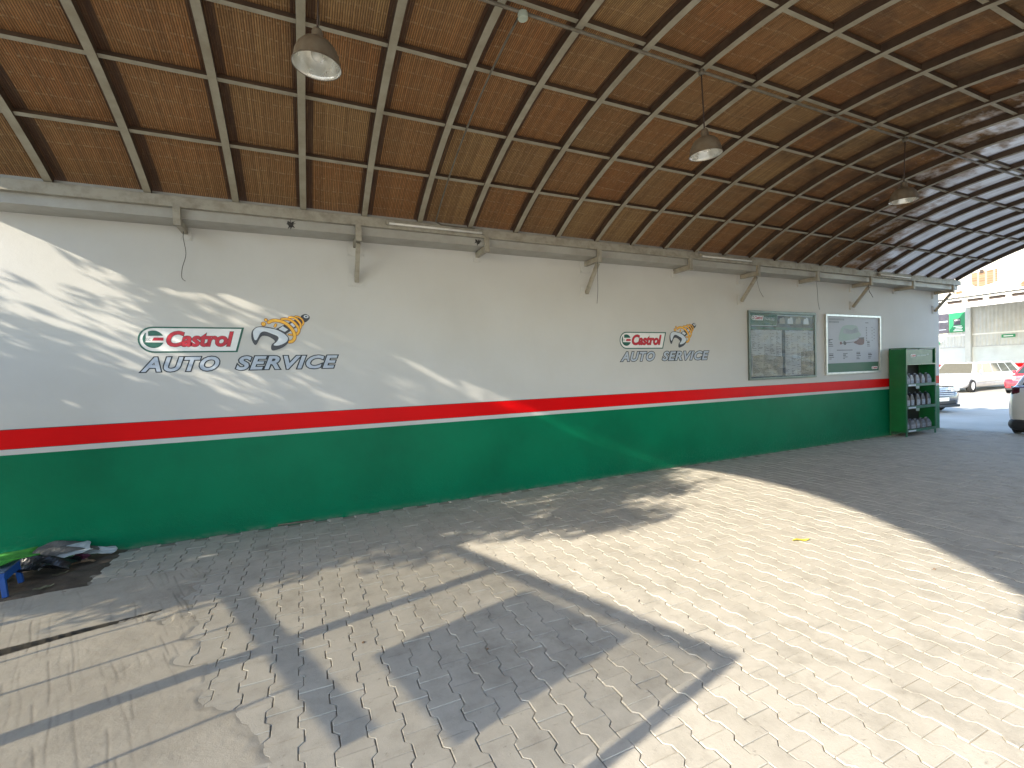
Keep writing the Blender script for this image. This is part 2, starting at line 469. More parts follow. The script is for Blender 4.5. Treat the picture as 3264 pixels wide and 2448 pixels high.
def seen(c):
    x, y = c
    return y > 0.31 * x - 0.02 and x > -0.45 * y and not (y < 0.75) and not (x < -0.95 and y < 4.8) and not (x < -0.55 and y < 3.4)
near = sorted((c for c in cells if seen(c)), key=lambda c: c[0] ** 2 + c[1] ** 2)[:296]
nearset = set(near)
for (x, y) in near:
    o = bpy.data.objects.new('paver', random.choice(proto))
    COL.objects.link(o); o.parent = pavement
    o.location = (x + jit() * 0.0012, y + jit() * 0.0012, random.uniform(-0.0026, 0.0026))
    o.rotation_euler = (jit() * 0.009, jit() * 0.011, random.choice((0, math.pi)) + jit() * 0.006)
mb = MB(); tones = []
for (x, y) in cells:
    if (x, y) in nearset: continue
    v, f = paver_geo(jit)
    tx, ty, dz, ca = jit() * 0.010, jit() * 0.009, random.uniform(-0.0024, 0.0024), jit() * 0.006
    mb.add([(x + px - py * ca, y + py + px * ca, pz + dz + tx * px + ty * py) for px, py, pz in v], f)
    tones += [random.random()] * len(f)
rest = mb.build('paver_field', M['paver'], pavement, normals=False)
tone_attr(rest.data, tones)
tag(rest, kind='stuff')

# ------------------------------------------------------------------ cement slab with scratched grooves, cracked along its length
NX, NY = 760, 420
sx = np.linspace(-3.9, -0.15, NX); sy = np.linspace(0.2, 5.12, NY)
X, Y = np.meshgrid(sx, sy)
def smooth_noise(shape, cell, seed):
    cyl, cxl_ = max(1.0, cell * 0.0113 / 0.0117), cell * 0.0113 / 0.0049
    r = np.random.default_rng(seed); a = r.standard_normal((int(shape[0] / cyl) + 3, int(shape[1] / cxl_) + 3))
    yy = np.arange(shape[0]) / cyl; xx = np.arange(shape[1]) / cxl_
    y0 = yy.astype(int); x0 = xx.astype(int); fy = (yy - y0)[:, None]; fx = (xx - x0)[None, :]
    fy = fy * fy * (3 - 2 * fy); fx = fx * fx * (3 - 2 * fx)
    return (a[np.ix_(y0, x0)] * (1 - fy) * (1 - fx) + a[np.ix_(y0 + 1, x0)] * fy * (1 - fx) + a[np.ix_(y0, x0 + 1)] * (1 - fy) * fx + a[np.ix_(y0 + 1, x0 + 1)] * fy * fx)
Zs = 0.0075 + 0.0022 * smooth_noise(X.shape, 60, 1) + 0.0008 * smooth_noise(X.shape, 12, 2) + 0.0004 * smooth_noise(X.shape, 3, 3)
GR = np.zeros_like(X)
r2 = np.random.default_rng(5)
Qf = (X * 0.937 + Y * 0.349).ravel(); Tf = (-X * 0.349 + Y * 0.937).ravel()        # across and along the scratches
order = np.argsort(Qf); Qs = Qf[order]; Ts = Tf[order]; Gs = np.zeros_like(Qs)
xg = -3.6
while xg < 1.4:
    xg += r2.uniform(0.020, 0.050)
    i0, i1 = np.searchsorted(Qs, (xg - 0.06, xg + 0.06)); q_ = Qs[i0:i1]; t_ = Ts[i0:i1]
    y0 = 0.0
    while y0 < 6.0:
        y0 += r2.uniform(0.0, 0.25); ln = r2.uniform(0.2, 0.9)
        if r2.random() < 0.75:
            cxl = xg + 0.006 * np.sin(t_ * r2.uniform(5, 12) + r2.uniform(0, 6)) + 0.004 * r2.standard_normal() + 0.03 * (t_ - y0) * r2.uniform(-1, 1)
            end = np.clip((t_ - y0) / 0.06, 0, 1) * np.clip((y0 + ln - t_) / 0.06, 0, 1)
            Gs[i0:i1] = np.maximum(Gs[i0:i1], np.exp(-((q_ - cxl) / 0.0045) ** 2) * end * r2.uniform(0.15, 0.8))
        y0 += ln
Gf = np.zeros_like(Gs); Gf[order] = Gs; GR = Gf.reshape(X.shape)
fade = np.clip((smooth_noise(X.shape, 35, 9) + 1.0), 0, 1)
GR *= fade * np.clip((-0.62 - X) / 0.2, 0, 1)
Zs -= 0.0022 * GR
# the long crack
cy_ = 4.36 + 0.205 * (X + 0.1) + 0.012 * smooth_noise(X.shape, 18, 21)
cw = np.clip((-1.0 - X) * 0.055, 0, 0.055) * (1 + 0.15 * smooth_noise(X.shape, 14, 77))
inside = np.clip((cw - np.abs(Y - cy_)) / 0.006, 0, 1) * (X < -1.0)
Zs -= 0.045 * inside
# ragged right edge: smeared cement thinning out over the pavers
edge_y = np.array([0.2, 2.3, 2.6, 2.85, 3.02, 3.2, 3.42, 3.82, 4.4, 4.98, 5.2])
edge_x = np.array([-0.20, -0.22, -0.27, -0.56, -0.58, -0.60, -0.69, -0.70, -0.90, -0.90, -1.0])
ex = np.interp(Y, edge_y, edge_x) - 0.06 + 0.045 * smooth_noise(X.shape, 14, 31) + 0.02 * smooth_noise(X.shape, 5, 32)
over = np.clip((X - ex) / 0.16, 0, 1) ** 1.5
Zs = Zs - 0.026 * over
chip = np.clip(smooth_noise(X.shape, 9, 41) - 1.1, 0, 1) * np.clip((X - ex + 0.35) / 0.3, 0, 1)
Zs -= 0.02 * chip
GR = np.clip(GR + 0.6 * chip, 0, 1)
top = np.clip((Y - (5.02 + 0.03 * smooth_noise(X.shape, 22, 51))) / 0.03, 0, 1)
Zs -= 0.035 * top
vv = np.stack([X.ravel(), Y.ravel(), Zs.ravel()], 1)
me = bpy.data.meshes.new('cement_slab')
idx = np.arange(NX * NY).reshape(NY, NX)
fa = np.stack([idx[:-1, :-1].ravel(), idx[:-1, 1:].ravel(), idx[1:, 1:].ravel(), idx[1:, :-1].ravel()], 1)
me.from_pydata(vv.tolist(), [], fa.tolist())
me.polygons.foreach_set('use_smooth', [True] * len(me.polygons))
ga = me.attributes.new('groove', 'FLOAT', 'POINT'); ga.data.foreach_set('value', np.clip(GR * 0.62 + np.clip((cw + 0.02 - np.abs(Y - cy_)) / 0.008, 0, 1) * (X < -1.0), 0, 1).ravel().astype(np.float32))
me.materials.append(M['slab'])
slab = bpy.data.objects.new('cement_slab', me); COL.objects.link(slab)
tag(slab, kind='structure')
# bare earth along the foot of the wall
dn = [random.uniform(0, 6) for _ in range(6)]
def dirt_fn(a, b):
    x = -4.2 + 2.62 * a; y = 4.95 + 1.0 * b
    z = -0.004 + 0.006 * math.sin(9 * x + dn[0]) * math.sin(7 * y + dn[1]) + 0.004 * math.sin(23 * x + dn[2] + 5 * y) + 0.003 * math.sin(41 * y + 17 * x) - (0.03 if a > 0.93 else 0.0) * (a - 0.93) / 0.07
    return (x, y, z + 0.004 * random.random())
tag(MB().grid(90, 36, dirt_fn).build('dirt_strip', M['dirt'], smooth=True), kind='structure')

# ================================================================== the painted wall
WX0, WX1 = -3.7, 14.35
wall = empty('painted_wall', (3.5, D, 0), label='long white garage wall with red stripe and green dado under the vault', cat='wall')
bx('plaster', M['white_wall'], wall, WX0, WX1, D, D + 0.24, -0.07, 3.62)
def band(name, m, z0, z1, th):
    b = MB(); n = 120
    for k in range(n):
        xa = WX0 + (WX1 + 0.003 - WX0) * k / n; xb = WX0 + (WX1 + 0.003 - WX0) * (k + 1) / n
        b.add([(xa, D - th, z0), (xb, D - th, z0), (xb, D - th, z1), (xa, D - th, z1)], [(0, 1, 2, 3)])
    b.box(WX1, WX1 + 0.003, D - th, D + 0.24, z0, z1)
    return b.build(name, m, wall)
band('green_band', M['green'], -0.02, 1.052, 0.004)
band('white_band', M['white_band'], 1.052, 1.108, 0.003)
band('red_band', M['red'], 1.108, 1.291, 0.004)
b = MB().box(WX0, WX1, D - 0.0045, D - 0.0005, 1.291, 1.296).box(WX0, WX1, D - 0.0045, D - 0.0005, 1.105, 1.1085)
b.build('pencil_line', M['ink'], wall)

# ------------------------------------------------------------------ painted lettering
def text_poly(s, offset=0.0, shear=0.0, space=1.0):
    cu = bpy.data.curves.new('lettering', 'FONT'); cu.body = s; cu.size = 1.0; cu.offset = offset; cu.shear = shear
    cu.space_character = space; cu.resolution_u = 4
    ob = bpy.data.objects.new('lettering', cu); COL.objects.link(ob)
    dg = bpy.context.evaluated_depsgraph_get(); dg.update()
    me = ob.evaluated_get(dg).to_mesh()
    v = [tuple(p.co) for p in me.vertices]; f = [tuple(p.vertices) for p in me.polygons]
    ob.evaluated_get(dg).to_mesh_clear()
    bpy.data.objects.remove(ob); bpy.data.curves.remove(cu)
    return v, f
def fit_text(mb, s, x0, x1, z0, z1, fn, offset=0.0, shear=0.0, ref=None, space=1.0):
    """text fitted to the box; ref: (offset, box) of the plain text so that a fatter copy stays concentric."""
    v0, _ = text_poly(s, ref if ref is not None else offset, shear, space)
    xs = [p[0] for p in v0]; ys = [p[1] for p in v0]
    v, f = text_poly(s, offset, shear, space) if ref is not None else (v0, _)
    ax = (x1 - x0) / (max(xs) - min(xs)); az = (z1 - z0) / (max(ys) - min(ys)); mx, my = min(xs), min(ys)
    mb.add([fn(x0 + (p[0] - mx) * ax, z0 + (p[1] - my) * az) for p in v], f)
    return mb

JAW = [(-0.4681,2.2335),(-0.4513,2.2688),(-0.4163,2.2904),(-0.3662,2.2925),(-0.3035,2.2812),(-0.2403,2.2676),(-0.1772,2.2359),(-0.1331,2.2001),(-0.115,2.164),(-0.1293,2.1313),(-0.1694,2.1025),(-0.2218,2.0846),(-0.2602,2.0847),(-0.2629,2.0991),(-0.2329,2.1277),(-0.2123,2.1637),(-0.224,2.1924),(-0.268,2.2136),(-0.3242,2.2382),(-0.3617,2.245),(-0.3938,2.227),(-0.4139,2.1915),(-0.4341,2.1525),(-0.4529,2.1475),(-0.4641,2.1771)]
JAWD = [(-0.4853,2.2192),(-0.4715,2.2581),(-0.4348,2.293),(-0.3783,2.3023),(-0.3031,2.2933),(-0.2273,2.2728),(-0.1514,2.2339),(-0.1128,2.1871),(-0.1057,2.1495),(-0.1224,2.106),(-0.1709,2.0628),(-0.2366,2.0344),(-0.2816,2.0275),(-0.2945,2.0562),(-0.2833,2.0991),(-0.2522,2.1277),(-0.2702,2.1564),(-0.3198,2.1884),(-0.37,2.1952),(-0.3957,2.1774),(-0.4158,2.1419),(-0.4362,2.0995),(-0.4551,2.0911),(-0.4738,2.1207),(-0.4857,2.163)]
COILS = [([(-0.3072,2.3488),(-0.2812,2.365),(-0.2363,2.373),(-0.1724,2.3598),(-0.1152,2.3268),(-0.0713,2.2767),(-0.047,2.2224),(-0.0457,2.1714),(-0.0702,2.135),(-0.1034,2.1255)], 0.030),
         ([(-0.1714,2.3872),(-0.1323,2.3916),(-0.0805,2.3781),(-0.0358,2.3426),(-0.0045,2.2957),(0.0038,2.252),(-0.0175,2.2153)], 0.023),
         ([(-0.0924,2.4105),(-0.053,2.4114),(-0.0143,2.3867),(0.0174,2.3471),(0.026,2.3107),(0.0114,2.2776)], 0.018),
         ([(-0.0261,2.4229),(0.0133,2.4128),(0.0455,2.3842),(0.0542,2.3478),(0.0398,2.3219)], 0.014),
         ([(-0.2454,2.3034),(-0.2349,2.325)], 0.018), ([(-0.1033,2.2111),(-0.0607,2.2092),(-0.0268,2.2335)], 0.016)]
SHAFT = [(-0.2401,2.2748),(0.0302,2.4205),(0.0681,2.3612),(-0.1324,2.2182)]
SLOT = [[(-0.2079,2.2751),(-0.1647,2.3081),(-0.1109,2.269),(-0.1445,2.2419)], [(-0.0888,2.3345),(-0.0552,2.3532),(-0.0236,2.3173),(-0.0508,2.2951)]]
CAP = [(0.0288,2.419),(0.0546,2.4466),(0.0884,2.4526),(0.1213,2.4313),(0.125,2.4042),(0.1002,2.3728),(0.066,2.3575)]

def catmull(p, k=4, closed=False):
    out = []; n = len(p)
    for i in range(n if closed else n - 1):
        g_ = lambda q: p[q % n] if closed else p[max(0, min(n - 1, q))]
        a, b_, c, d = g_(i - 1), g_(i), g_(i + 1), g_(i + 2)
        for s_ in range(k):
            t = s_ / k
            out.append(tuple(0.5 * (2 * b_[q] + (c[q] - a[q]) * t + (2 * a[q] - 5 * b_[q] + 4 * c[q] - d[q]) * t * t + (3 * b_[q] - a[q] - 3 * c[q] + d[q]) * t ** 3) for q in (0, 1)))
    if not closed: out.append(p[-1])
    return out

def capsule(x0, x1, z0, z1, slant, inset=0.0, n=18):
    x0 += inset; z0 += inset; z1 -= inset; r = (z1 - z0) / 2; cx = x0 + r; cz = (z0 + z1) / 2
    pts = [(cx + r * math.cos(math.pi / 2 + math.pi * k / n), cz + r * math.sin(math.pi / 2 + math.pi * k / n)) for k in range(n + 1)]
    sl = slant / (z1 - z0 + 2 * inset)
    return pts + [(x1 - slant - inset * 1.3 + sl * inset * 1.0, z0), (x1 - inset * 1.3 - sl * inset, z1)]

def ring(mb, outer, inner, y):
    n = len(outer)
    return mb.add([(p[0], y, p[1]) for p in outer] + [(p[0], y, p[1]) for p in inner], [(i, (i + 1) % n, n + (i + 1) % n, n + i) for i in range(n)])

def flat(mb, pts, y):
    n = len(pts); return mb.add([(p[0], y, p[1]) for p in pts], [tuple(range(n))])
def disc(c, r, n=28, rz=None):
    return [(c[0] + r * math.cos(2 * math.pi * k / n), c[1] + (rz or r) * math.sin(2 * math.pi * k / n)) for k in range(n)]

def badge(parent, fn, sub=True, k=1.0, ytop=0.0):
    """the oval oil badge, in its own metres: 0.965 wide, 0.275 high, at the origin; fn maps (x, z, layer)."""
    def mk(name, m, poly_list):
        b_ = MB()
        for pts in poly_list: b_.add([fn(x, z, lay) for x, z, lay in pts], [tuple(range(len(pts)))])
        return b_.build(name, m, parent, normals=False)
    L = lambda pts, lay: [(x, z, lay) for x, z in pts]
    mk('badge_field', M['logo_white'], [L(capsule(0, 0.965, 0, 0.275, 0.074, 0.008), 1)])
    o = capsule(0, 0.965, 0, 0.275, 0.074); i_ = capsule(0, 0.965, 0, 0.275, 0.074, 0.016)
    n = len(o); b_ = MB()
    b_.add([fn(x, z, 2) for x, z in o] + [fn(x, z, 2) for x, z in i_], [(q, (q + 1) % n, n + (q + 1) % n, n + q) for q in range(n)])
    b_.build('badge_rim', M['logo_green'], parent, normals=False)
    c = (0.133, 0.142); R_ = 0.092
    up = [(c[0] + R_ * math.cos(a), c[1] + R_ * math.sin(a)) for a in np.linspace(math.radians(24), math.radians(118), 12)] + [(c[0] - 0.043, c[1] + 0.036)]
    lo = [(c[0] + R_ * math.cos(a), c[1] + R_ * math.sin(a)) for a in np.linspace(math.radians(200), math.radians(338), 16)]
    lf = [(c[0] + R_ * math.cos(a), c[1] + R_ * math.sin(a)) for a in np.linspace(math.radians(130), math.radians(200), 8)] + [(c[0] - 0.070, c[1] - 0.03), (c[0] - 0.062, c[1] + 0.06)]
    mk('roundel', M['logo_green'], [L(up, 2), L(lo, 2), L(lf, 2)])
    mk('roundel_bar', M['logo_red'], [L([(c[0] - 0.012, c[1] - 0.014), (c[0] + 0.086, c[1] - 0.014), (c[0] + 0.088, c[1] + 0.018), (c[0] + 0.004, c[1] + 0.018)], 2)])
    b_ = MB()
    for (dx, dz) in ((-0.062, 0.012), (-0.046, 0.012), (-0.03, 0.012), (-0.055, 0.0), (-0.039, 0.0), (-0.062, -0.012), (-0.046, -0.012), (-0.03, -0.012)):
        b_.add([fn(c[0] + dx + x, c[1] + dz + z, 2) for x, z in disc((0, 0), 0.0042, 8)], [tuple(range(8))])
    b_.build('roundel_dots', M['ink'], parent, normals=False)
    b_ = MB(); fit_text(b_, 'Castrol', 0.244, 0.862, 0.062, 0.230, lambda x, z: fn(x, z, 2), offset=0.052, shear=0.26, ref=0.036, space=0.95)
    b_.build('lettering_edge', M['ink'], parent, normals=False)
    b_ = MB(); fit_text(b_, 'Castrol', 0.244, 0.862, 0.062, 0.230, lambda x, z: fn(x, z, 3), offset=0.036, shear=0.26, space=0.95)
    b_.build('lettering', M['logo_red'], parent, normals=False)

def painted_logo(dx):
    e = empty('painted_logo', parent=wall); e['_local'] = 0
    e.matrix_parent_inverse = wall.matrix_basis.inverted()
    y = lambda k: D - 0.0012 * k
    P = lambda pts: [(p[0] + dx, p[1]) for p in pts]
    badge(e, lambda x, z, l: (-1.519 + dx + x, y(l), 2.012 + z))
    for (s, x0, x1) in (('AUTO', -1.505, -0.806), ('SERVICE', -0.650, 0.418)):
        b_ = MB(); fit_text(b_, s, x0 + dx, x1 + dx, 1.812, 1.966, lambda x, z: (x, y(1), z), offset=0.084, shear=0.30, ref=0.030, space=1.12)
        b_.build('lettering_edge', M['ink'], e, normals=False)
        b_ = MB(); fit_text(b_, s, x0 + dx, x1 + dx, 1.812, 1.966, lambda x, z: (x, y(2), z), offset=0.030, shear=0.30, space=1.12)
        b_.build('lettering', M['logo_grey'], e, normals=False)
    flat(MB(), P(SHAFT), y(1)).build('damper_rod', M['logo_dark'], e, normals=False)
    b_ = MB(); [flat(b_, P(s), y(2)) for s in SLOT]; b_.build('damper_rod_highlight', M['logo_light'], e, normals=False)
    flat(MB(), catmull(P(CAP), 3, True), y(2)).build('damper_cap', M['logo_dark'], e, normals=False)
    ring(MB(), P(disc((0.0873, 2.4232), 0.027, 20, 0.018)), P(disc((0.0873, 2.4232), 0.013, 20, 0.008)), y(3)).build('damper_eye', M['logo_light'], e, normals=False)
    bo = MB(); bi = MB()
    for k, (pts, w) in enumerate(COILS):
        q = catmull(P(pts), 5); n = len(q)
        bo.strip(q, [w + 0.011] * n, y(3 + 0.3 * (6 - k))); bi.strip(q, [w] * n, y(3.15 + 0.3 * (6 - k)))
        for end in (q[0], q[-1]):
            flat(bo, disc(end, (w + 0.011) / 2, 14), y(2.95 + 0.3 * (6 - k))); flat(bi, disc(end, w / 2, 14), y(3.2 + 0.3 * (6 - k)))
    for c, r in (((-0.3346 + dx, 2.3768), 0.014), ((-0.3597 + dx, 2.3302), 0.021)):
        flat(bo, disc(c, r + 0.006, 18), y(2)); flat(bi, disc(c, r, 18), y(3))
    bo.build('spring_edge', M['logo_brown'], e, normals=False); bi.build('spring', M['logo_yellow'], e, normals=False)
    flat(MB(), catmull(P(JAWD), 3, True), y(6)).build('spanner_side', M['logo_dark'], e, normals=False)
    flat(MB(), catmull(P(JAW), 3, True), y(7)).build('spanner_face', M['logo_light'], e, normals=False)
    return e
painted_logo(0.0)
painted_logo(6.155)

# ================================================================== vaulted canopy
YC, ZAP, RR = 2.67, 4.34, 6.025
ZC = ZAP - RR
TH = math.asin(2.965 / RR)
RIBX = [-2.60, -2.03, -1.295, -0.547] + [0.098 + 0.6505 * k for k in range(23)]
XA, XB = -2.64, 14.44
def arc(th, r): return (YC + r * math.sin(th), ZC + r * math.cos(th))
roof = empty('vaulted_canopy', (XA, YC, 3.55), label='arched canopy of grey steel ribs lined with brown bamboo matting', cat='canopy')
NSEG = 30
for xr in RIBX:
    b = MB(); w = 0.031; v = []; f = []
    for k in range(NSEG + 1):
        th = -TH + 2 * TH * k / NSEG
        for (ox, r) in ((-w, RR), (w, RR), (w, RR + 0.072), (-w, RR + 0.072)):
            yy, zz = arc(th, r); v.append((xr + ox, yy, zz))
    for k in range(NSEG):
        for q in range(4):
            f.append((4 * k + q, 4 * k + (q + 1) % 4, 4 * k + 4 + (q + 1) % 4, 4 * k + 4 + q))
    f += [(0, 1, 2, 3), tuple(4 * NSEG + q for q in (3, 2, 1, 0))]
    ro = b.add(v, f).build('rib', M['steel'], roof)
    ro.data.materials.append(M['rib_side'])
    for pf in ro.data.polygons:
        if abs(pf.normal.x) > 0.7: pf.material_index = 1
NB = 9
for k in range(1, NB):
    th = -TH + 2 * TH * k / NB
    a = arc(th, RR + 0.040)
    pu = MB().beam((XA + 0.03, a[0], a[1]), (XB - 0.03, a[0], a[1]), 0.038, 0.040, up=(0, math.sin(th), math.cos(th))).build('purlin', M['steel'], roof)
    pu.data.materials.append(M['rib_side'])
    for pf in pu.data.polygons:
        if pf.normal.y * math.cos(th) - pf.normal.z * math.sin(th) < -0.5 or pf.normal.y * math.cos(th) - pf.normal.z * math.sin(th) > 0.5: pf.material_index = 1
# matting panels, one per field between two ribs and two purlins
xs_ = RIBX[:]
for i in range(len(xs_) - 1):
    for k in range(NB):
        t0 = -TH + 2 * TH * k / NB; t1 = -TH + 2 * TH * (k + 1) / NB
        x0, x1 = xs_[i], xs_[i + 1]
        if k == 0: t0 -= 0.012
        if k == NB - 1: t1 += 0.012
        nu, nv = 6, 6; v = []; uv = []; ed = []
        sag = random.uniform(0.0, 0.010); ph = random.uniform(0, 6)
        for lay in (0, 1):
            for b_ in range(nv + 1):
                for a_ in range(nu + 1):
                    fu = a_ / nu; fv = b_ / nv; th = t0 + (t1 - t0) * fv
                    r = RR + 0.0735 + lay * 0.008 - sag * math.sin(math.pi * fu) * math.sin(math.pi * fv) - 0.002 * math.sin(9 * fu + ph)
                    if a_ in (0, nu) or b_ in (0, nv): r = RR + 0.0735 + lay * 0.008
                    yy, zz = arc(th, r)
                    v.append((x0 + (x1 - x0) * fu, yy, zz)); uv.append((x0 + (x1 - x0) * fu, th * RR)); ed.append((fu, fv))
        f = []; n1 = (nu + 1) * (nv + 1)
        for b_ in range(nv):
            for a_ in range(nu):
                q = b_ * (nu + 1) + a_
                f.append((q, q + nu + 1, q + nu + 2, q + 1)); f.append((n1 + q, n1 + q + 1, n1 + q + nu + 2, n1 + q + nu + 1))
        me = bpy.data.meshes.new('mat_panel'); me.from_pydata(v, [], f)
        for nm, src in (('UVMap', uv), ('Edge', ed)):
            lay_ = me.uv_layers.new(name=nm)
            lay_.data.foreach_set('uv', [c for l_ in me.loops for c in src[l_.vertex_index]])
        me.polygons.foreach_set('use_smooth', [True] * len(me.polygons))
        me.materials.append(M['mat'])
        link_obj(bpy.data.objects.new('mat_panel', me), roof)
# eaves beams and the posts of the open side
bx('eaves_beam', M['beam'], roof, XA - 0.1, 14.50, 5.600, 5.660, 3.448, 3.556, 0.004)
bx('eaves_beam', M['beam'], roof, XA - 0.1, 14.50, -0.345, -0.265, 3.448, 3.556, 0.004)
for xp in (-1.9, 2.1, 6.2, 10.3, 14.3):
    bx('post', M['steel'], roof, xp - 0.05, xp + 0.05, -0.355, -0.255, -0.07, 3.446, 0.004)
# ------------------------------------------------------------------ gutter between the beam and the wall
gutter = empty('box_gutter', (XA, 5.8, 3.35), label='pale painted box gutter running along the top of the wall', cat='gutter')
G0, G1 = -2.70, 14.5
bx('gutter_front', M['gutter'], gutter, G0, G1, 5.664, 5.676, 3.352, 3.60)
bx('gutter_floor', M['gutter'], gutter, G0, G1, 5.676, 5.9665, 3.352, 3.364)
for xl in (-4.0 + 2.44 * k for k in range(1, 8)):
    bx('gutter_lap', M['gutter'], gutter, xl, xl + 0.05, 5.6605, 5.6635, 3.353, 3.445)
def blotch(cx, cz, w, h, seed, y=5.6605):
    r = random.Random(seed); pts = []
    for k in range(26):
        a = 2 * math.pi * k / 26; rr = r.uniform(0.35, 1.0) if k % 2 else r.uniform(0.2, 0.6)
        pts.append((cx + w * rr * math.cos(a), cz + h * rr * math.sin(a)))
    return MB().prism(pts, y, y + 0.003, 'y')
blotch(-0.03, 3.40, 0.07, 0.075, 3).build('peeled_patch', M['black_peel'], gutter)
blotch(2.16, 3.40, 0.075, 0.055, 5).build('peeled_patch', M['black_peel'], gutter)

# ------------------------------------------------------------------ wall brackets
def make_bracket(long):
    e = empty('wall_bracket', local=True)
    y1 = 5.955 - 5.64
    # own frame: x along the wall, y from the beam (0) to the wall (y1), z from the arm's underside
    MB().box(-0.026, 0.026, -0.02, y1, 0.0, 0.072).build('arm', M['beam'], e, bevel=0.003)
    MB().box(-0.032, 0.032, -0.062, -0.021, -0.01, 0.176).build('upright', M['beam'], e, bevel=0.003)
    if long:
        MB().beam((0, 0.0, -0.020), (0, y1 - 0.008, -0.41), 0.048, 0.052, up=(0, 1, 1)).build('strut', M['beam'], e, bevel=0.003)
    for z0 in ((-0.10, -0.47) if long else (-0.06,)):
        s = 0.095 if long else 0.055
        p = MB().box(-s, s, y1 - 0.001, y1 + 0.010, z0, z0 + 2 * s).build('wall_plate', M['white_wall'], e, bevel=0.002)
        for (ax, az) in ((-1, 0), (1, 0), (-1, 1), (1, 1)):
            bolt = MB().lathe([(0.0, -0.012), (0.010, -0.012), (0.011, -0.001)], 6, (ax * (s - 0.022), y1, z0 + s + (2 * az - 1) * (s - 0.022)), 'y').build('bolt', M['white_wall'], p)
    return e
protoS, protoL = make_bracket(False), make_bracket(True)
BR = [(-1.06, 0, 'short bracket above a hanging wire, leftmost under the gutter'),
      (0.67, 1, 'braced bracket above the right end of the first painted logo'),
      (2.26, 0, 'short bracket beside a black peeled patch on the gutter'),
      (4.02, 1, 'braced bracket just left of the second painted logo'),
      (5.80, 0, 'short bracket above the second painted logo'),
      (7.40, 1, 'braced bracket above the left corner of the oil chart board'),
      (9.05, 0, 'short bracket above the right corner of the oil chart board'),
      (10.80, 1, 'braced bracket above the silver framed product board'),
      (12.40, 0, 'short bracket above the green oil rack'),
      (14.12, 1, 'braced bracket at the far right end of the wall')]
usedS = usedL = False
for (x, lg, lab) in BR:
    if lg: o = copy_tree(protoL) if usedL else protoL; usedL = True
    else: o = copy_tree(protoS) if usedS else protoS; usedS = True
    o.location = (x, 5.64, 3.272)
    tag(o, lab, 'bracket', 'steel brackets carrying the gutter and beam')
# ================================================================== electrical fittings
LY = 3.02
conduit = MB().path([(-2.3, LY, 4.285), (14.0, LY, 4.285)], 0.0125, 8)
c_o = conduit.build('ceiling_conduit', M['conduit'], smooth=True)
tag(c_o, 'thin conduit pipe running under the ribs along the vault that carries the lamps', 'conduit')
sp = [(1.555, LY, 4.285)] + [(1.555 + 0.03 * k / 8, YC + RR * math.sin(t), ZC + (RR - 0.02) * math.cos(t)) for k, t in enumerate(np.linspace(math.asin((LY - YC) / RR), TH - 0.012, 9))]
sp += [(1.66, 5.585, 3.545), (2.1, 5.585, 3.54)]
tag(MB().path(sp, 0.0095, 8).build('branch_conduit', M['conduit'], smooth=True), 'thin conduit curving down the matting to the tube light on the beam', 'conduit')
jb = MB().lathe([(0.0, -0.03), (0.034, -0.03), (0.037, -0.024), (0.037, 0.014), (0.0, 0.014)], 16, (1.555, LY, 4.268)).build('junction_box', M['box_pale'], smooth=False)
tag(jb, 'round pale junction box where the conduit branches, at the top edge', 'junction box')

def make_lamp():
    e = empty('pendant_lamp', local=True)          # origin: middle of the shade's rim
    n = 40
    prof = [(0.030, 0.150), (0.055, 0.146), (0.086, 0.130), (0.110, 0.100), (0.126, 0.062), (0.134, 0.020), (0.138, 0.0)]
    MB().lathe(prof, n).build('shade', M['shade_out'], e, smooth=True)
    MB().lathe([(0.138, 0.0), (0.1335, 0.001), (0.1295, 0.020), (0.1215, 0.060), (0.1055, 0.097), (0.083, 0.125), (0.05, 0.141), (0.0, 0.143)], n).build('reflector', M['shade_in'], e, smooth=True)
    MB().lathe([(0.1405, -0.003), (0.1405, 0.004), (0.1365, 0.004), (0.1365, -0.003), (0.1405, -0.003)], n).build('rim', M['shade_out'], e, smooth=True)
    MB().lathe([(0.0, 0.222), (0.016, 0.222), (0.026, 0.214), (0.032, 0.198), (0.034, 0.160), (0.037, 0.146), (0.034, 0.138)], 24).build('cap', M['shade_out'], e, smooth=True)
    MB().lathe([(0.0, 0.030), (0.018, 0.033), (0.031, 0.050), (0.034, 0.070), (0.026, 0.095), (0.016, 0.118), (0.016, 0.140)], 20).build('bulb', M['bulb'], e, smooth=True)
    MB().path([(0, 0, 0.222), (0.002, 0, 0.40), (-0.001, 0.001, 0.60), (0, 0, 0.70)], 0.0055, 8).build('cord', M['cord'], e, smooth=True)
    MB().path([(0.007, 0, 0.215), (0.011, 0.004, 0.26), (0.007, 0, 0.30)], 0.003, 6).build('cord_hook', M['conduit'], e, smooth=True)
    MB().lathe([(0.0, 0.675), (0.022, 0.680), (0.026, 0.690), (0.026, 0.716), (0.0, 0.716)], 14).build('ceiling_rose', M['conduit'], e, smooth=True)
    return e
lamp = make_lamp()
for i, (x, y, z, lab, rx, ry) in enumerate((
        (0.160, LY, 3.565, 'nearest bowl-shaped pendant lamp, hanging at the top left', 0.02, 0.05),
        (3.335, LY, 3.568, 'middle bowl-shaped pendant lamp on a dark cord', -0.03, -0.07),
        (6.490, LY, 3.560, 'farthest bowl-shaped pendant lamp, at the upper right', 0.0, -0.03))):
    o = lamp if i == 0 else copy_tree(lamp)
    o.location = (x, y, z); o.rotation_euler = (rx, ry, 0.7 * i)
    tag(o, lab, 'lamp', 'pendant lamps under the canopy')

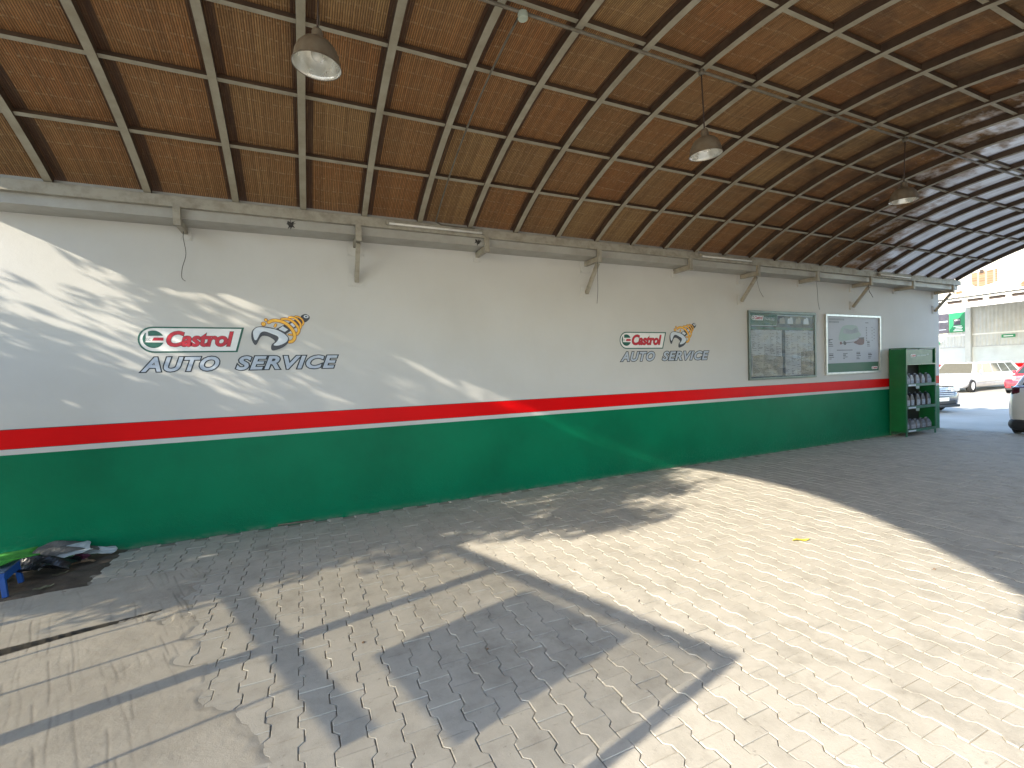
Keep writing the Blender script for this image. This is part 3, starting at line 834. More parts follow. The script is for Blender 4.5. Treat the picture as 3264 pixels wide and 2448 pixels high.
def make_tube():
    e = empty('tube_light', local=True)
    MB().box(-0.62, 0.62, -0.004, 0.020, 0.010, 0.042).build('batten', M['beam'], e, bevel=0.003)
    MB().path([(-0.585, -0.012, 0.0), (0.585, -0.012, 0.0)], 0.013, 12).build('tube', M['tube'], e, smooth=True)
    for s in (-1, 1):
        MB().box(s * 0.60 - 0.015, s * 0.60 + 0.015, -0.028, 0.006, -0.018, 0.030).build('tube_holder', M['beam'], e, bevel=0.003)
    return e
tl = make_tube()
for i, (x, lab) in enumerate(((1.60, 'unlit tube light on the beam left of the black peeled patch'), (6.60, 'unlit tube light on the beam above and left of the oil chart board'), (11.64, 'unlit tube light on the beam above the silver framed board'))):
    o = tl if i == 0 else copy_tree(tl)
    o.location = (x, 5.575, 3.492); tag(o, lab, 'tube light', 'tube lights fixed along the eaves beam')

def wire(pts, lab, r=0.0035):
    P = [Vector(p) for p in pts]; q = []
    for i in range(len(P) - 1):
        for k in range(5):
            t = k / 5; a, b_, c, d = P[max(i - 1, 0)], P[i], P[i + 1], P[min(i + 2, len(P) - 1)]
            q.append(0.5 * (2 * b_ + (c - a) * t + (2 * a - 5 * b_ + 4 * c - d) * t * t + (3 * b_ - a - 3 * c + d) * t ** 3))
    q.append(P[-1])
    tag(MB().path(q, r, 6).build('hanging_wire', M['wire'], smooth=True), lab, 'wire', 'loose wires hanging from the gutter')
wire([(-1.04, 5.86, 3.34), (-1.06, 5.84, 3.22), (-1.05, 5.88, 3.05), (-1.09, 5.89, 2.90), (-1.10, 5.90, 2.80), (-1.07, 5.90, 2.765)], 'long thin wire hanging down the white wall from the leftmost bracket')
wire([(3.99, 5.60, 3.27), (3.985, 5.60, 3.05), (3.99, 5.61, 2.85), (3.97, 5.61, 2.66)], 'straight thin wire hanging beside the bracket left of the second logo')
wire([(7.36, 5.61, 3.26), (7.38, 5.60, 3.12), (7.46, 5.62, 3.0), (7.56, 5.63, 2.90)], 'short crooked wire hanging over the left corner of the oil chart board')
wire([(9.03, 5.61, 3.24), (9.04, 5.60, 3.05), (9.07, 5.61, 2.88), (9.11, 5.61, 2.72)], 'thin wire hanging between the two framed boards')
wire([(10.70, 5.60, 3.28), (10.73, 5.60, 3.15), (10.80, 5.60, 3.08), (10.86, 5.60, 3.02)], 'short curled wire hanging above the silver framed board', 0.005)

# ================================================================== framed boards on the wall
def lines_mat(name, paper, ink, rows, cols, density=0.55, seed=0.0, tint=None):
    """printed lines on paper, in the sheet's own u, v."""
    t = NT(name)
    uv = t.coord('UV'); sep = t.new('ShaderNodeSeparateXYZ'); t.l(uv, sep.inputs[0]); u, v = sep.outputs[0], sep.outputs[1]
    row = t.math('FLOOR', t.math('MULTIPLY', v, rows)); fr = t.math('FRACT', t.math('MULTIPLY', v, rows))
    col = t.math('FLOOR', t.math('MULTIPLY', u, cols)); fc = t.math('FRACT', t.math('MULTIPLY', u, cols))
    wn_ = t.new('ShaderNodeTexWhiteNoise', noise_dimensions='2D'); cm = t.new('ShaderNodeCombineXYZ')
    t.l(t.math('ADD', row, seed), cm.inputs[0]); t.l(col, cm.inputs[1]); t.l(cm.outputs[0], wn_.inputs['Vector'])
    on = t.math('MULTIPLY', t.math('GREATER_THAN', fr, 0.42), t.math('LESS_THAN', t.math('MULTIPLY', fc, 0.8), t.math('SUBTRACT', wn_.outputs['Value'], 1 - density - 0.25)))
    on = t.math('MULTIPLY', on, t.math('GREATER_THAN', fc, 0.06))
    words = t.ramp(t.noise(t.mapping(uv, (cols * 9, rows, 1)), 1.0, 2, 0.6), [(0.38, 0.0), (0.52, 1.0)])
    base = paper
    if tint: base = t.mix(t.ramp(t.noise(uv, 3.0, 4, 0.6), [(0.4, 0.0), (0.7, 1.0)]), paper, tint)
    t.set(Base_Color=t.mix(t.math('MULTIPLY', t.math('MULTIPLY', on, words), 0.8), base, ink), Roughness=0.7)
    return t.m
def sheet(name, m, parent, x0, x1, z0, z1, y, fn=None, nx=1, nz=1, th=0.0):
    """paper sheet facing the room with uv 0..1."""
    b = MB(); uv = []
    for j in range(nz + 1):
        for i in range(nx + 1):
            u, v = i / nx, j / nz
            dx, dy, dz = fn(u, v) if fn else (0, 0, 0)
            b.v.append((x0 + (x1 - x0) * u + dx, y + dy, z0 + (z1 - z0) * v + dz)); uv.append((u, v))
    for j in range(nz):
        for i in range(nx):
            q = j * (nx + 1) + i; b.f.append((q, q + 1, q + nx + 2, q + nx + 1))
    me = b.mesh(name, m, smooth=nx > 1, normals=False)
    lay = me.uv_layers.new(name='UVMap'); lay.data.foreach_set('uv', [c for l_ in me.loops for c in uv[l_.vertex_index]])
    return link_obj(bpy.data.objects.new(name, me), parent)
def frame(parent, m, x0, x1, z0, z1, w, d):
    for (a, b_, c, e_) in ((x0, x1, z1 - w, z1), (x0, x1, z0, z0 + w), (x0, x0 + w, z0 + w, z1 - w), (x1 - w, x1, z0 + w, z1 - w)):
        bx('frame_bar', m, parent, a, b_, D - d, D - 0.002, c, e_, 0.003)
M['frame_green'] = dusty('grey_green_aluminium', (0.12, 0.155, 0.135), (0.09, 0.11, 0.10), 8, 0.4, 0.05, metallic=0.4)
M['frame_silver'] = dusty('brushed_aluminium_frame', (0.50, 0.52, 0.52), (0.40, 0.42, 0.42), 12, 0.35, 0.05, metallic=0.5)
M['hdr_green'] = dusty('printed_green', (0.004, 0.075, 0.032), (0.006, 0.095, 0.04), 4, 0.5, 0)
M['hdr_dark'] = dusty('printed_charcoal', (0.012, 0.014, 0.016), scale=10, rough=0.5, bump=0)
M['back_blue'] = dusty('slate_blue_backing', (0.022, 0.042, 0.07), scale=4, rough=0.6, bump=0)
M['chart'] = lines_mat('oil_chart_print', (0.44, 0.47, 0.52), (0.05, 0.06, 0.07), 46, 5, 0.5, 0.0, (0.38, 0.41, 0.45))
M['leaflet'] = lines_mat('creased_leaflet_print', (0.33, 0.325, 0.30), (0.05, 0.05, 0.05), 30, 3, 0.6, 5.0, (0.24, 0.235, 0.22))
M['poster'] = dusty('pale_poster_paper', (0.36, 0.38, 0.44), (0.41, 0.43, 0.48), 1.5, 0.55, 0)
def film_mat():
    t = NT('wrinkled_clear_film'); p = t.pos()
    t.n.remove(t.b)
    gl = t.new('ShaderNodeBsdfGlossy'); gl.inputs['Roughness'].default_value = 0.06
    tr = t.new('ShaderNodeBsdfTransparent'); tr.inputs['Color'].default_value = (0.93, 0.95, 0.95, 1)
    fr = t.new('ShaderNodeFresnel'); fr.inputs['IOR'].default_value = 1.5
    b = t.new('ShaderNodeBump'); b.inputs['Strength'].default_value = 0.5; b.inputs['Distance'].default_value = 0.05
    t.l(t.noise(t.mapping(p, (1.2, 1, 2.0)), 2.5, 4, 0.55, 0.6), b.inputs['Height'])
    t.l(b.outputs[0], gl.inputs['Normal']); t.l(b.outputs[0], fr.inputs['Normal'])
    ms = t.new('ShaderNodeMixShader'); t.l(t.math('MULTIPLY', fr.outputs[0], 0.5), ms.inputs[0])
    t.l(tr.outputs[0], ms.inputs[1]); t.l(gl.outputs[0], ms.inputs[2]); t.l(ms.outputs[0], t.out.inputs['Surface'])
    return t.m
M['film'] = film_mat()

bo = empty('oil_chart_board', (8.55, D, 1.41), label='grey framed oil chart board with green header and creased papers under clear film', cat='notice board')
x0, x1, z0, z1 = 7.56, 9.52, 1.408, 2.708
frame(bo, M['frame_green'], x0, x1, z0, z1, 0.045, 0.035)
bx('backing', M['back_blue'], bo, x0 + 0.03, x1 - 0.03, D - 0.008, D - 0.003, z0 + 0.03, z1 - 0.03)
YB = D - 0.0095
sheet('header_print', M['hdr_green'], bo, x0 + 0.05, x1 - 0.05, 2.36, z1 - 0.05, YB)
hp = MB(); flat(hp, [(8.36, 2.45), (9.46, 2.45), (9.46, 2.63), (8.40, 2.63)], YB - 0.001); flat(hp, [(x0 + 0.08, 2.405), (9.46, 2.405), (9.46, 2.455), (8.36, 2.455), (8.34, 2.43), (x0 + 0.08, 2.43)], YB - 0.001)
hp.build('header_panel', M['hdr_dark'], bo, normals=False)
hp = MB(); hp.strip([(x0 + 0.1, 2.434), (8.35, 2.434), (8.385, 2.635), (9.44, 2.635)], 0.010, YB - 0.0015)
hp.build('header_rule', M['logo_light'], bo, normals=False)
hb = empty('header_badge', parent=bo); hb.matrix_parent_inverse = bo.matrix_basis.inverted()
badge(hb, lambda x, z, l: (7.66 + x * 0.36, YB - 0.0008 * l, 2.525 + z * 0.36))
hp = MB(); fit_text(hp, 'ENGINE OILS', 8.02, 8.30, 2.535, 2.59, lambda x, z: (x, YB - 0.001, z), offset=0.01)
hp.build('header_lettering', M['logo_light'], bo, normals=False)
for k, xx in enumerate((8.44, 8.68, 8.92, 9.16)):
    bb = MB(); bb.add([(xx + px * 0.16, YB - 0.002, 2.475 + pz * 0.13) for px, pz in ((0, 0), (1, 0), (1, 0.35), (0.9, 0.9), (0.6, 1), (0.45, 0.85), (0.1, 0.8), (0, 0.5))], [tuple(range(8))])
    bb.build('printed_can', M['logo_light' if k % 2 else 'leaflet'], bo, normals=False)
def crease(k, a):
    return lambda u, v: (0.0, -a * (0.5 + 0.5 * math.sin(5 * u + k) * math.sin(3 * v + 2 * k)) - 0.4 * a * abs(math.sin(9 * u + 4 * v + k)), 0.0)
sheet('price_chart', M['chart'], bo, 7.64, 8.50, 1.47, 2.35, YB - 0.001, crease(0.3, 0.004), 14, 14)
sheet('price_chart', M['chart'], bo, 8.60, 9.45, 1.47, 2.35, YB - 0.001, crease(1.7, 0.004), 14, 14)
sheet('leaflet', M['leaflet'], bo, 7.66, 8.50, 1.475, 1.86, YB - 0.006, lambda u, v: (0.01 * v, -0.006 * abs(math.sin(7 * u + 2 * v)) - 0.004 * v, 0.02 * math.sin(5 * u) * v), 18, 12)
sheet('leaflet', M['leaflet'], bo, 9.06, 9.44, 1.48, 1.92, YB - 0.006, lambda u, v: (0.02 * v - 0.03 * (1 - u) * v, -0.006 * abs(math.sin(6 * u + 1.5 * v)), 0.03 * u * v), 14, 12)
sheet('clear_film', M['film'], bo, x0 + 0.046, x1 - 0.046, z0 + 0.046, z1 - 0.046, D - 0.028, lambda u, v: (0, 0.006 * math.sin(6 * u + 3 * v) * math.sin(math.pi * u) * math.sin(math.pi * v), 0), 24, 18)

bo = empty('product_board', (10.8, D, 1.44), label='silver framed product poster of a pale car outline with green foot', cat='notice board')
x0, x1, z0, z1 = 9.835, 11.795, 1.442, 2.695
frame(bo, M['frame_silver'], x0, x1, z0, z1, 0.045, 0.042)
bx('backing', M['poster'], bo, x0 + 0.03, x1 - 0.03, D - 0.012, D - 0.003, z0 + 0.03, z1 - 0.03)
YB = D - 0.0135
W_, H_ = x1 - x0, z1 - z0
# poster coordinates: u 0..1 from left, w 0..1 from the bottom
PX = lambda u: x0 + W_ * u
PZ = lambda w: z0 + H_ * w
def pp(m, name, pts, k=0): return flat(MB(), [(PX(u), PZ(w)) for u, w in pts], YB - 0.0008 * k).build(name, m, bo, normals=False)
pp(M['hdr_green'], 'green_foot', [(0.03, 0.035), (0.97, 0.035), (0.97, 0.195), (0.03, 0.185)])
M['car_pale'] = dusty('pale_green_print', (0.24, 0.34, 0.30), (0.31, 0.37, 0.37), 3, 0.55, 0)
M['car_glass'] = dusty('grey_blue_print', (0.30, 0.33, 0.36), (0.20, 0.23, 0.25), 3, 0.55, 0)
M['part_red'] = dusty('maroon_print', (0.16, 0.06, 0.055), (0.08, 0.05, 0.05), 18, 0.55, 0)
M['part_dark'] = dusty('dark_print', (0.05, 0.055, 0.06), (0.1, 0.1, 0.1), 18, 0.55, 0)
pp(M['car_pale'], 'printed_car', catmull([(0.235, 0.60), (0.26, 0.72), (0.30, 0.795), (0.37, 0.825), (0.50, 0.83), (0.57, 0.805), (0.60, 0.72), (0.64, 0.66), (0.55, 0.60), (0.42, 0.575), (0.33, 0.555), (0.27, 0.555)], 4, True), 1)
pp(M['car_glass'], 'printed_windscreen', [(0.31, 0.72), (0.33, 0.775), (0.47, 0.745), (0.55, 0.79), (0.60, 0.71), (0.45, 0.68), (0.32, 0.685)], 2)
pp(M['part_red'], 'printed_gearbox', catmull([(0.50, 0.535), (0.56, 0.57), (0.61, 0.60), (0.69, 0.61), (0.69, 0.51), (0.62, 0.49), (0.56, 0.505)], 3, True), 2)
pp(M['part_dark'], 'printed_engine', [(0.58, 0.615), (0.70, 0.625), (0.69, 0.60), (0.60, 0.60)], 3)
pp(M['part_dark'], 'printed_shaft', [(0.27, 0.525), (0.51, 0.548), (0.51, 0.540), (0.27, 0.512)], 3)
pp(M['part_dark'], 'printed_axle', catmull([(0.325, 0.56), (0.355, 0.545), (0.37, 0.52), (0.35, 0.49), (0.325, 0.50), (0.315, 0.53)], 3, True), 4)
pp(M['part_red'], 'printed_hub', [(0.255, 0.50), (0.285, 0.50), (0.285, 0.545), (0.255, 0.545)], 4)
b = MB(); r3 = random.Random(3)
def bars(u, w, lens, dark=0.010, gap=0.028):
    for i, l_ in enumerate(lens):
        hh = 0.016 if i == 1 else dark
        b.add([(PX(u), YB - 0.001, PZ(w - i * gap)), (PX(u + l_), YB - 0.001, PZ(w - i * gap)), (PX(u + l_), YB - 0.001, PZ(w - i * gap + hh)), (PX(u), YB - 0.001, PZ(w - i * gap + hh))], [(0, 1, 2, 3)])
for u, w, ls in ((0.07, 0.34, (0.07, 0.07, 0.08, 0.04)), (0.31, 0.34, (0.08, 0.05, 0.08, 0.03)), (0.55, 0.36, (0.07, 0.07, 0.08, 0.05, 0.06)), (0.77, 0.34, (0.06, 0.07, 0.06, 0.05)), (0.06, 0.58, (0.07, 0.03, 0.06, 0.07, 0.08)), (0.75, 0.55, (0.05, 0.05, 0.05, 0.06)), (0.72, 0.87, (0.06,)), (0.20, 0.40, (0.28,))): bars(u, w, ls)
for i in range(9): bars(0.73, 0.79 - 0.028 * i, (0.022,)); bars(0.84 + 0.04 * (i % 2), 0.79 - 0.028 * i, (0.016,))
b.build('printed_captions', M['hdr_dark'], bo, normals=False)
b = MB()
for z_, l_ in ((0.905, 0.27), (0.86, 0.17)):
    bars_ = [(0.07, z_), (0.07 + l_, z_), (0.07 + l_, z_ + 0.032), (0.07, z_ + 0.032)]
    u = 0.07
    while u < 0.07 + l_ - 0.01:
        wd = r3.uniform(0.012, 0.020)
        b.add([(PX(u), YB - 0.001, PZ(z_)), (PX(u + wd), YB - 0.001, PZ(z_)), (PX(u + wd), YB - 0.001, PZ(z_ + 0.030)), (PX(u), YB - 0.001, PZ(z_ + 0.030))], [(0, 1, 2, 3)]); u += wd + 0.005
b.build('printed_title', M['car_glass'], bo, normals=False)
hb = empty('foot_badge', parent=bo); hb.matrix_parent_inverse = bo.matrix_basis.inverted()
badge(hb, lambda x, z, l: (PX(0.83) + x * 0.25, YB - 0.0008 * l, PZ(0.062) + z * 0.25))

# ================================================================== oil rack with canisters
M['rack'] = dusty('green_rack_enamel', (0.003, 0.125, 0.035), (0.003, 0.095, 0.028), 4, 0.35, 0.05)
M['rack_front'] = dusty('pale_green_rack_edge', (0.02, 0.14, 0.085), (0.015, 0.11, 0.065), 8, 0.3, 0.05)
M['rack_back'] = dusty('dark_rack_back', (0.018, 0.02, 0.017), (0.028, 0.03, 0.025), 12, 0.6, 0.1)
M['header_pale'] = dusty('faded_green_sign', (0.075, 0.155, 0.095), (0.065, 0.135, 0.085), 5, 0.45, 0.0)
rk = empty('oil_rack', (12.7, 5.75, 0), label='tall green metal display rack of oil canisters at the end of the wall', cat='rack')
A0, A1, B0, B1, HT = 12.10, 13.32, 5.60, 5.93, 1.955
bx('side_panel', M['rack'], rk, A0, A0 + 0.012, B0 + 0.026, B1 - 0.026, 0.10, HT - 0.013)
bx('side_panel', M['rack'], rk, A1 - 0.012, A1, B0 + 0.026, B1 - 0.026, 0.10, HT - 0.013)
for (xx, yy) in ((A0 - 0.004, B0), (A1 - 0.026, B0), (A0 - 0.004, B1 - 0.026), (A1 - 0.026, B1 - 0.026)):
    bx('corner_post', M['rack_front'] if yy == B0 else M['rack'], rk, xx, xx + 0.030, yy - 0.002, yy + 0.025, 0.0, HT - 0.001, 0.003)
bx('back_panel', M['rack_back'], rk, A0 + 0.013, A1 - 0.013, B1 - 0.012, B1 - 0.004, 0.10, HT - 0.02)
bx('top_panel', M['rack'], rk, A0 - 0.005, A1 + 0.005, B0 - 0.004, B1, HT, HT + 0.014, 0.003)
SH = [0.150, 0.665, 1.165, 1.610]
for z_ in SH:
    sb = bx('shelf', M['rack_back'], rk, A0 + 0.013, A1 - 0.013, B0 + 0.027, B1 - 0.013, z_ - 0.014, z_)
    MB().box(A0 + 0.028, A1 - 0.028, B0 - 0.004, B0 + 0.010, z_ - (0.055 if z_ < 1.5 else 0.022), z_ + 0.006).build('price_rail', M['rack_front'], sb, bevel=0.002)
for z_ in SH[:3]:
    bx('price_ticket', M['logo_light'], rk, A0 + 0.06, A0 + 0.36, B0 - 0.008, B0 - 0.005, z_ - 0.045, z_ - 0.010)
for z_ in SH[1:3]:
    bx('price_ticket', M['car_pale'], rk, A0 + 0.36, A0 + 0.50, B0 - 0.008, B0 - 0.005, z_ - 0.11, z_ - 0.052)
hd = bx('header_sign', M['header_pale'], rk, A0 + 0.075, A1 - 0.10, B0 + 0.018, B0 + 0.026, 1.618, 1.930, 0.002)
bx('header_edge', M['logo_white'], rk, A0 + 0.030, A0 + 0.068, B0 + 0.020, B0 + 0.028, 1.618, 1.935, 0.002)
badge(hd, lambda x, z, l: (A0 + 0.19 + x * 0.25, B0 + 0.0165 - 0.0008 * l, 1.755 + z * 0.27))
b = MB(); flat(b, [(A0 + 0.46, 1.777), (A0 + 0.60, 1.779), (A0 + 0.60, 1.810), (A0 + 0.46, 1.808)], B0 + 0.0165); flat(b, [(A0 + 0.62, 1.780), (A0 + 0.84, 1.784), (A0 + 0.84, 1.815), (A0 + 0.62, 1.811)], B0 + 0.0165)
flat(b, [(A0 + 0.87, 1.800), (A0 + 0.90, 1.800), (A0 + 0.915, 1.817), (A0 + 0.93, 1.800), (A0 + 0.955, 1.800), (A0 + 0.965, 1.837), (A0 + 0.87, 1.830)], B0 + 0.0165)
b.build('sign_marks', M['car_pale'], hd, normals=False)
bx('inner_ticket', M['logo_light'], rk, A0 + 0.03, A0 + 0.45, B1 - 0.020, B1 - 0.015, 1.43, 1.60)
bx('inner_ticket', M['car_glass'], rk, A0 + 0.03, A0 + 0.45, B1 - 0.020, B1 - 0.015, 1.30, 1.41)

M['can_grey'] = dusty('silver_grey_plastic', (0.16, 0.18, 0.22), (0.11, 0.125, 0.16), 20, 0.35, 0.05, coords='obj')
M['can_black'] = dusty('black_plastic', (0.02, 0.024, 0.032), (0.03, 0.035, 0.045), 20, 0.3, 0.05, coords='obj')
M['can_cap'] = plain('navy_cap_plastic', (0.015, 0.02, 0.09), 0.35)
M['can_label'] = lines_mat('canister_label_print', (0.30, 0.33, 0.38), (0.03, 0.035, 0.05), 7, 2, 0.6, 2.0)
M['can_label_b'] = lines_mat('canister_label_print_tall', (0.36, 0.41, 0.46), (0.04, 0.06, 0.08), 9, 2, 0.55, 8.0)
def make_can(w, d, h, body_m, label_m):
    """canister: straight left shoulder with carrying handle, long slope down to the right."""
    e = empty('oil_canister', local=True)
    prof = [(0, 0), (w, 0), (w, 0.42 * h), (0.93 * w, 0.52 * h), (0.60 * w, 0.80 * h), (0.46 * w, 0.86 * h), (0.12 * w, 0.86 * h), (0.02 * w, 0.78 * h), (0, 0.66 * h)]
    MB().prism(prof, 0, d, 'y').build('body', body_m, e, bevel=min(w, d) * 0.09, seg=2, smooth=False)
    hw = 0.022
    MB().path([(0.50 * w, d / 2, 0.85 * h), (0.50 * w, d / 2, 0.99 * h), (0.20 * w, d / 2, 0.995 * h), (0.16 * w, d / 2, 0.85 * h)], hw * 0.55, 8).build('handle', body_m, e, smooth=True)
    MB().lathe([(0.0, 0.045), (0.020, 0.045), (0.022, 0.04), (0.022, 0.0)], 14, (0.70 * w, d / 2, 0.76 * h)).build('cap', M['can_cap'], e, smooth=True)
    sheet('label', label_m, e, 0.12 * w, 0.92 * w, 0.05 * h, 0.45 * h, -0.0015)
    return e
rows = [(SH[2], 0.176, 0.11, 0.225, 'can_grey', 'can_label', 'top', 'grey'), (SH[1], 0.176, 0.12, 0.300, 'can_black', 'can_label_b', 'middle', 'black and silver'), (SH[0], 0.178, 0.12, 0.215, 'can_grey', 'can_label', 'bottom', 'grey')]
NTH = ['leftmost', 'second from left', 'middle', 'second from right', 'rightmost']
for (z_, w, d, h_, bm_, lm_, where, colr) in rows:
    first = None
    for k in range(5):
        o = make_can(w, d, h_, M[bm_], M[lm_]) if first is None else copy_tree(first)
        first = first or o
        o.location = (A0 + 0.052 + k * 0.224 + random.uniform(-0.006, 0.006), B0 + 0.045 + random.uniform(0, 0.01), z_ + 0.001)
        o.rotation_euler = (0, 0, random.uniform(-0.06, 0.10))
        tag(o, '%s %s oil canister on the %s canister shelf of the rack' % (NTH[k], colr, where), 'canister', 'oil canisters on the %s shelf' % where)
# ================================================================== litter in the corner
M['blue_plastic'] = dusty('blue_stool_plastic', (0.015, 0.10, 0.42), (0.02, 0.08, 0.32), 10, 0.4, 0.05)
M['blue_grey'] = dusty('worn_stool_top', (0.12, 0.16, 0.24), (0.07, 0.10, 0.18), 14, 0.55, 0.1)
M['green_cloth'] = dusty('bright_green_cloth', (0.05, 0.30, 0.03), (0.03, 0.2, 0.03), 12, 0.85, 0.4)
M['news'] = dusty('grey_white_paper', (0.50, 0.54, 0.56), (0.40, 0.43, 0.45), 8, 0.8, 0.2)
M['rag'] = dusty('grey_sacking', (0.13, 0.13, 0.125), (0.09, 0.085, 0.08), 14, 0.9, 0.6, bscale=150)
M['bag'] = plain('black_plastic_bag', (0.012, 0.013, 0.015), 0.28)
M['maroon'] = dusty('maroon_scrap', (0.10, 0.02, 0.05), scale=10, rough=0.7)
M['leaf_dry'] = dusty('dry_leaf', (0.20, 0.20, 0.12), (0.12, 0.10, 0.06), 20, 0.8, 0.2)
M['brown_card'] = dusty('brown_card', (0.20, 0.13, 0.08), (0.14, 0.09, 0.06), 12, 0.85, 0.2)
M['wood'] = dusty('grey_stick', (0.16, 0.14, 0.11), (0.09, 0.075, 0.06), 18, 0.8, 0.4)
M['yellow'] = dusty('yellow_leaf', (0.55, 0.50, 0.06), (0.4, 0.33, 0.04), 20, 0.7, 0.2)

st = empty('plastic_stool', (-2.46, 5.22, 0), 0.12, 'low blue plastic stool with scuffed top at the left edge', 'stool', local=True)
hs = 0.21
MB().box(-0.21, 0.21, -0.17, 0.17, hs - 0.012, hs).build('seat', M['blue_grey'], st, bevel=0.006)
for (a, b_, c, d_) in ((-0.205, 0.205, -0.168, -0.152), (-0.205, 0.205, 0.152, 0.168), (-0.206, -0.190, -0.150, 0.150), (0.190, 0.206, -0.150, 0.150)):
    MB().box(a, b_, c, d_, hs - 0.085, hs - 0.013).build('skirt', M['blue_plastic'], st, bevel=0.003)
for sx_ in (-1, 1):
    for sy_ in (-1, 1):
        MB().beam((sx_ * 0.186, sy_ * 0.148, hs - 0.03), (sx_ * 0.205, sy_ * 0.165, 0.0), 0.034, 0.034, up=(0, 1, 0)).build('leg', M['blue_plastic'], st, bevel=0.004)
MB().box(-0.12, 0.10, -0.1725, -0.1685, hs - 0.082, hs - 0.040).build('price_sticker', M['brown_card'], st)

def crumple(nx, ny, sx_, sy_, amp, seed, lift=0.01, fold=0.0):
    r = random.Random(seed); ph = [(r.uniform(2, 9), r.uniform(2, 9), r.uniform(0, 6), r.uniform(0.3, 1)) for _ in range(6)]
    b = MB()
    def fn(u, v):
        z = sum(w * abs(math.sin(a * u + b__ * v + p)) for a, b__, p, w in ph) / 3
        ex_ = 0.06 * math.sin(5 * v + ph[0][2]) * (u - 0.5) * 2
        return ((u - 0.5) * sx_ + ex_ * sx_, (v - 0.5) * sy_ * (1 + 0.15 * math.sin(4 * u + ph[1][2])), lift + amp * z * (0.4 + math.sin(math.pi * u) * 0.6) + fold * (u - 0.5) ** 2)
    return b.grid(nx, ny, fn)
def scrap(name, m, x, y, rz, lab, cat, tilt=(0, 0), z=0.0, **k):
    o = crumple(**k).build(name, m, smooth=False)
    sol = o.modifiers.new('thickness', 'SOLIDIFY'); sol.thickness = 0.0025
    o.location = (x, y, z); o.rotation_euler = (tilt[0], tilt[1], rz)
    return tag(o, lab, cat)
cl = crumple(16, 8, 0.46, 0.20, 0.05, 4, 0.004).build('green_cloth', M['green_cloth'], smooth=True)
sol = cl.modifiers.new('thickness', 'SOLIDIFY'); sol.thickness = 0.012
cl.location = (-2.36, 5.27, hs + 0.006); cl.rotation_euler = (0.1, -0.12, 0.45); tag(cl, 'bright green folded cloth lying on the blue stool', 'cloth')
scrap('sacking', M['rag'], -2.22, 5.78, 0.35, 'dark grey crumpled sacking heaped against the foot of the wall', 'sacking', (0.1, 0.0), 0.03, nx=20, ny=14, sx_=0.62, sy_=0.26, amp=0.10, seed=8, lift=0.03)
scrap('plastic_bag', M['bag'], -2.24, 5.52, 0.2, 'crumpled black plastic bag in front of the paper litter', 'bag', nx=26, ny=18, sx_=0.56, sy_=0.30, amp=0.13, seed=13, lift=0.004)
scrap('crumpled_paper', M['news'], -2.10, 5.70, 0.62, 'larger crumpled white paper sheet lying over the black bag', 'paper', (0.15, -0.18), 0.06, nx=9, ny=6, sx_=0.42, sy_=0.20, amp=0.055, seed=21, lift=0.02)
scrap('crumpled_paper', M['news'], -1.90, 5.83, 0.05, 'smaller white paper scrap at the right end of the litter heap', 'paper', (0.25, 0.05), 0.03, nx=8, ny=5, sx_=0.30, sy_=0.12, amp=0.045, seed=23, lift=0.01)
scrap('card_scrap', M['maroon'], -2.0, 5.76, -0.4, 'small maroon scrap tucked under the white papers', 'scrap', (0.3, 0.2), 0.02, nx=5, ny=4, sx_=0.14, sy_=0.08, amp=0.03, seed=26)
scrap('card_scrap', M['brown_card'], -1.95, 5.66, 0.3, 'small brown card scrap below the white papers', 'scrap', (0.1, 0.1), 0.002, nx=6, ny=4, sx_=0.17, sy_=0.07, amp=0.03, seed=27)
for i, (x, y, rz, s_, lab) in enumerate(((-2.02, 5.42, 0.5, 0.11, 'curled dry leaf on the earth in front of the litter'), (-2.02, 5.12, 0.3, 0.13, 'dark dry leaf on the earth at the edge of the slab'), (-1.20, 5.03, 0.2, 0.06, 'tiny dry leaf on the edge of the pavers'))):
    o = MB().grid(10, 4, lambda u, v: ((u - 0.5) * s_, (v - 0.5) * 0.42 * s_ * math.sin(math.pi * min(max(u, 0.03), 0.97)) ** 0.7, 0.012 + 0.03 * s_ * 8 * (v - 0.5) ** 2 * 0.6 + 0.02 * (u - 0.4) ** 2 + 0.004 * math.sin(14 * u))).build('dry_leaf', M['leaf_dry'], smooth=True)
    o.location = (x, y, 0.0); o.rotation_euler = (0, 0, rz); tag(o, lab, 'leaf', 'dry leaves on the ground')
tag(MB().path([(-0.30, 5.93, 0.014), (-0.12, 5.932, 0.016), (0.02, 5.925, 0.014), (0.08, 5.928, 0.013)], [0.008, 0.011, 0.012, 0.008], 7).build('stick', M['wood'], smooth=True), 'grey stick lying along the foot of the green dado', 'stick')
o = MB().grid(8, 3, lambda u, v: ((u - 0.5) * 0.17, (v - 0.5) * 0.055 * math.sin(math.pi * min(max(u, 0.05), 0.95)), 0.006 + 0.010 * (v - 0.5) ** 2 * 4 + 0.006 * math.sin(7 * u))).build('yellow_leaf', M['yellow'], smooth=True)
o.location = (4.29, 2.84, 0); o.rotation_euler = (0, 0, -0.35); tag(o, 'small yellow leaf lying on the sunlit pavers', 'leaf')
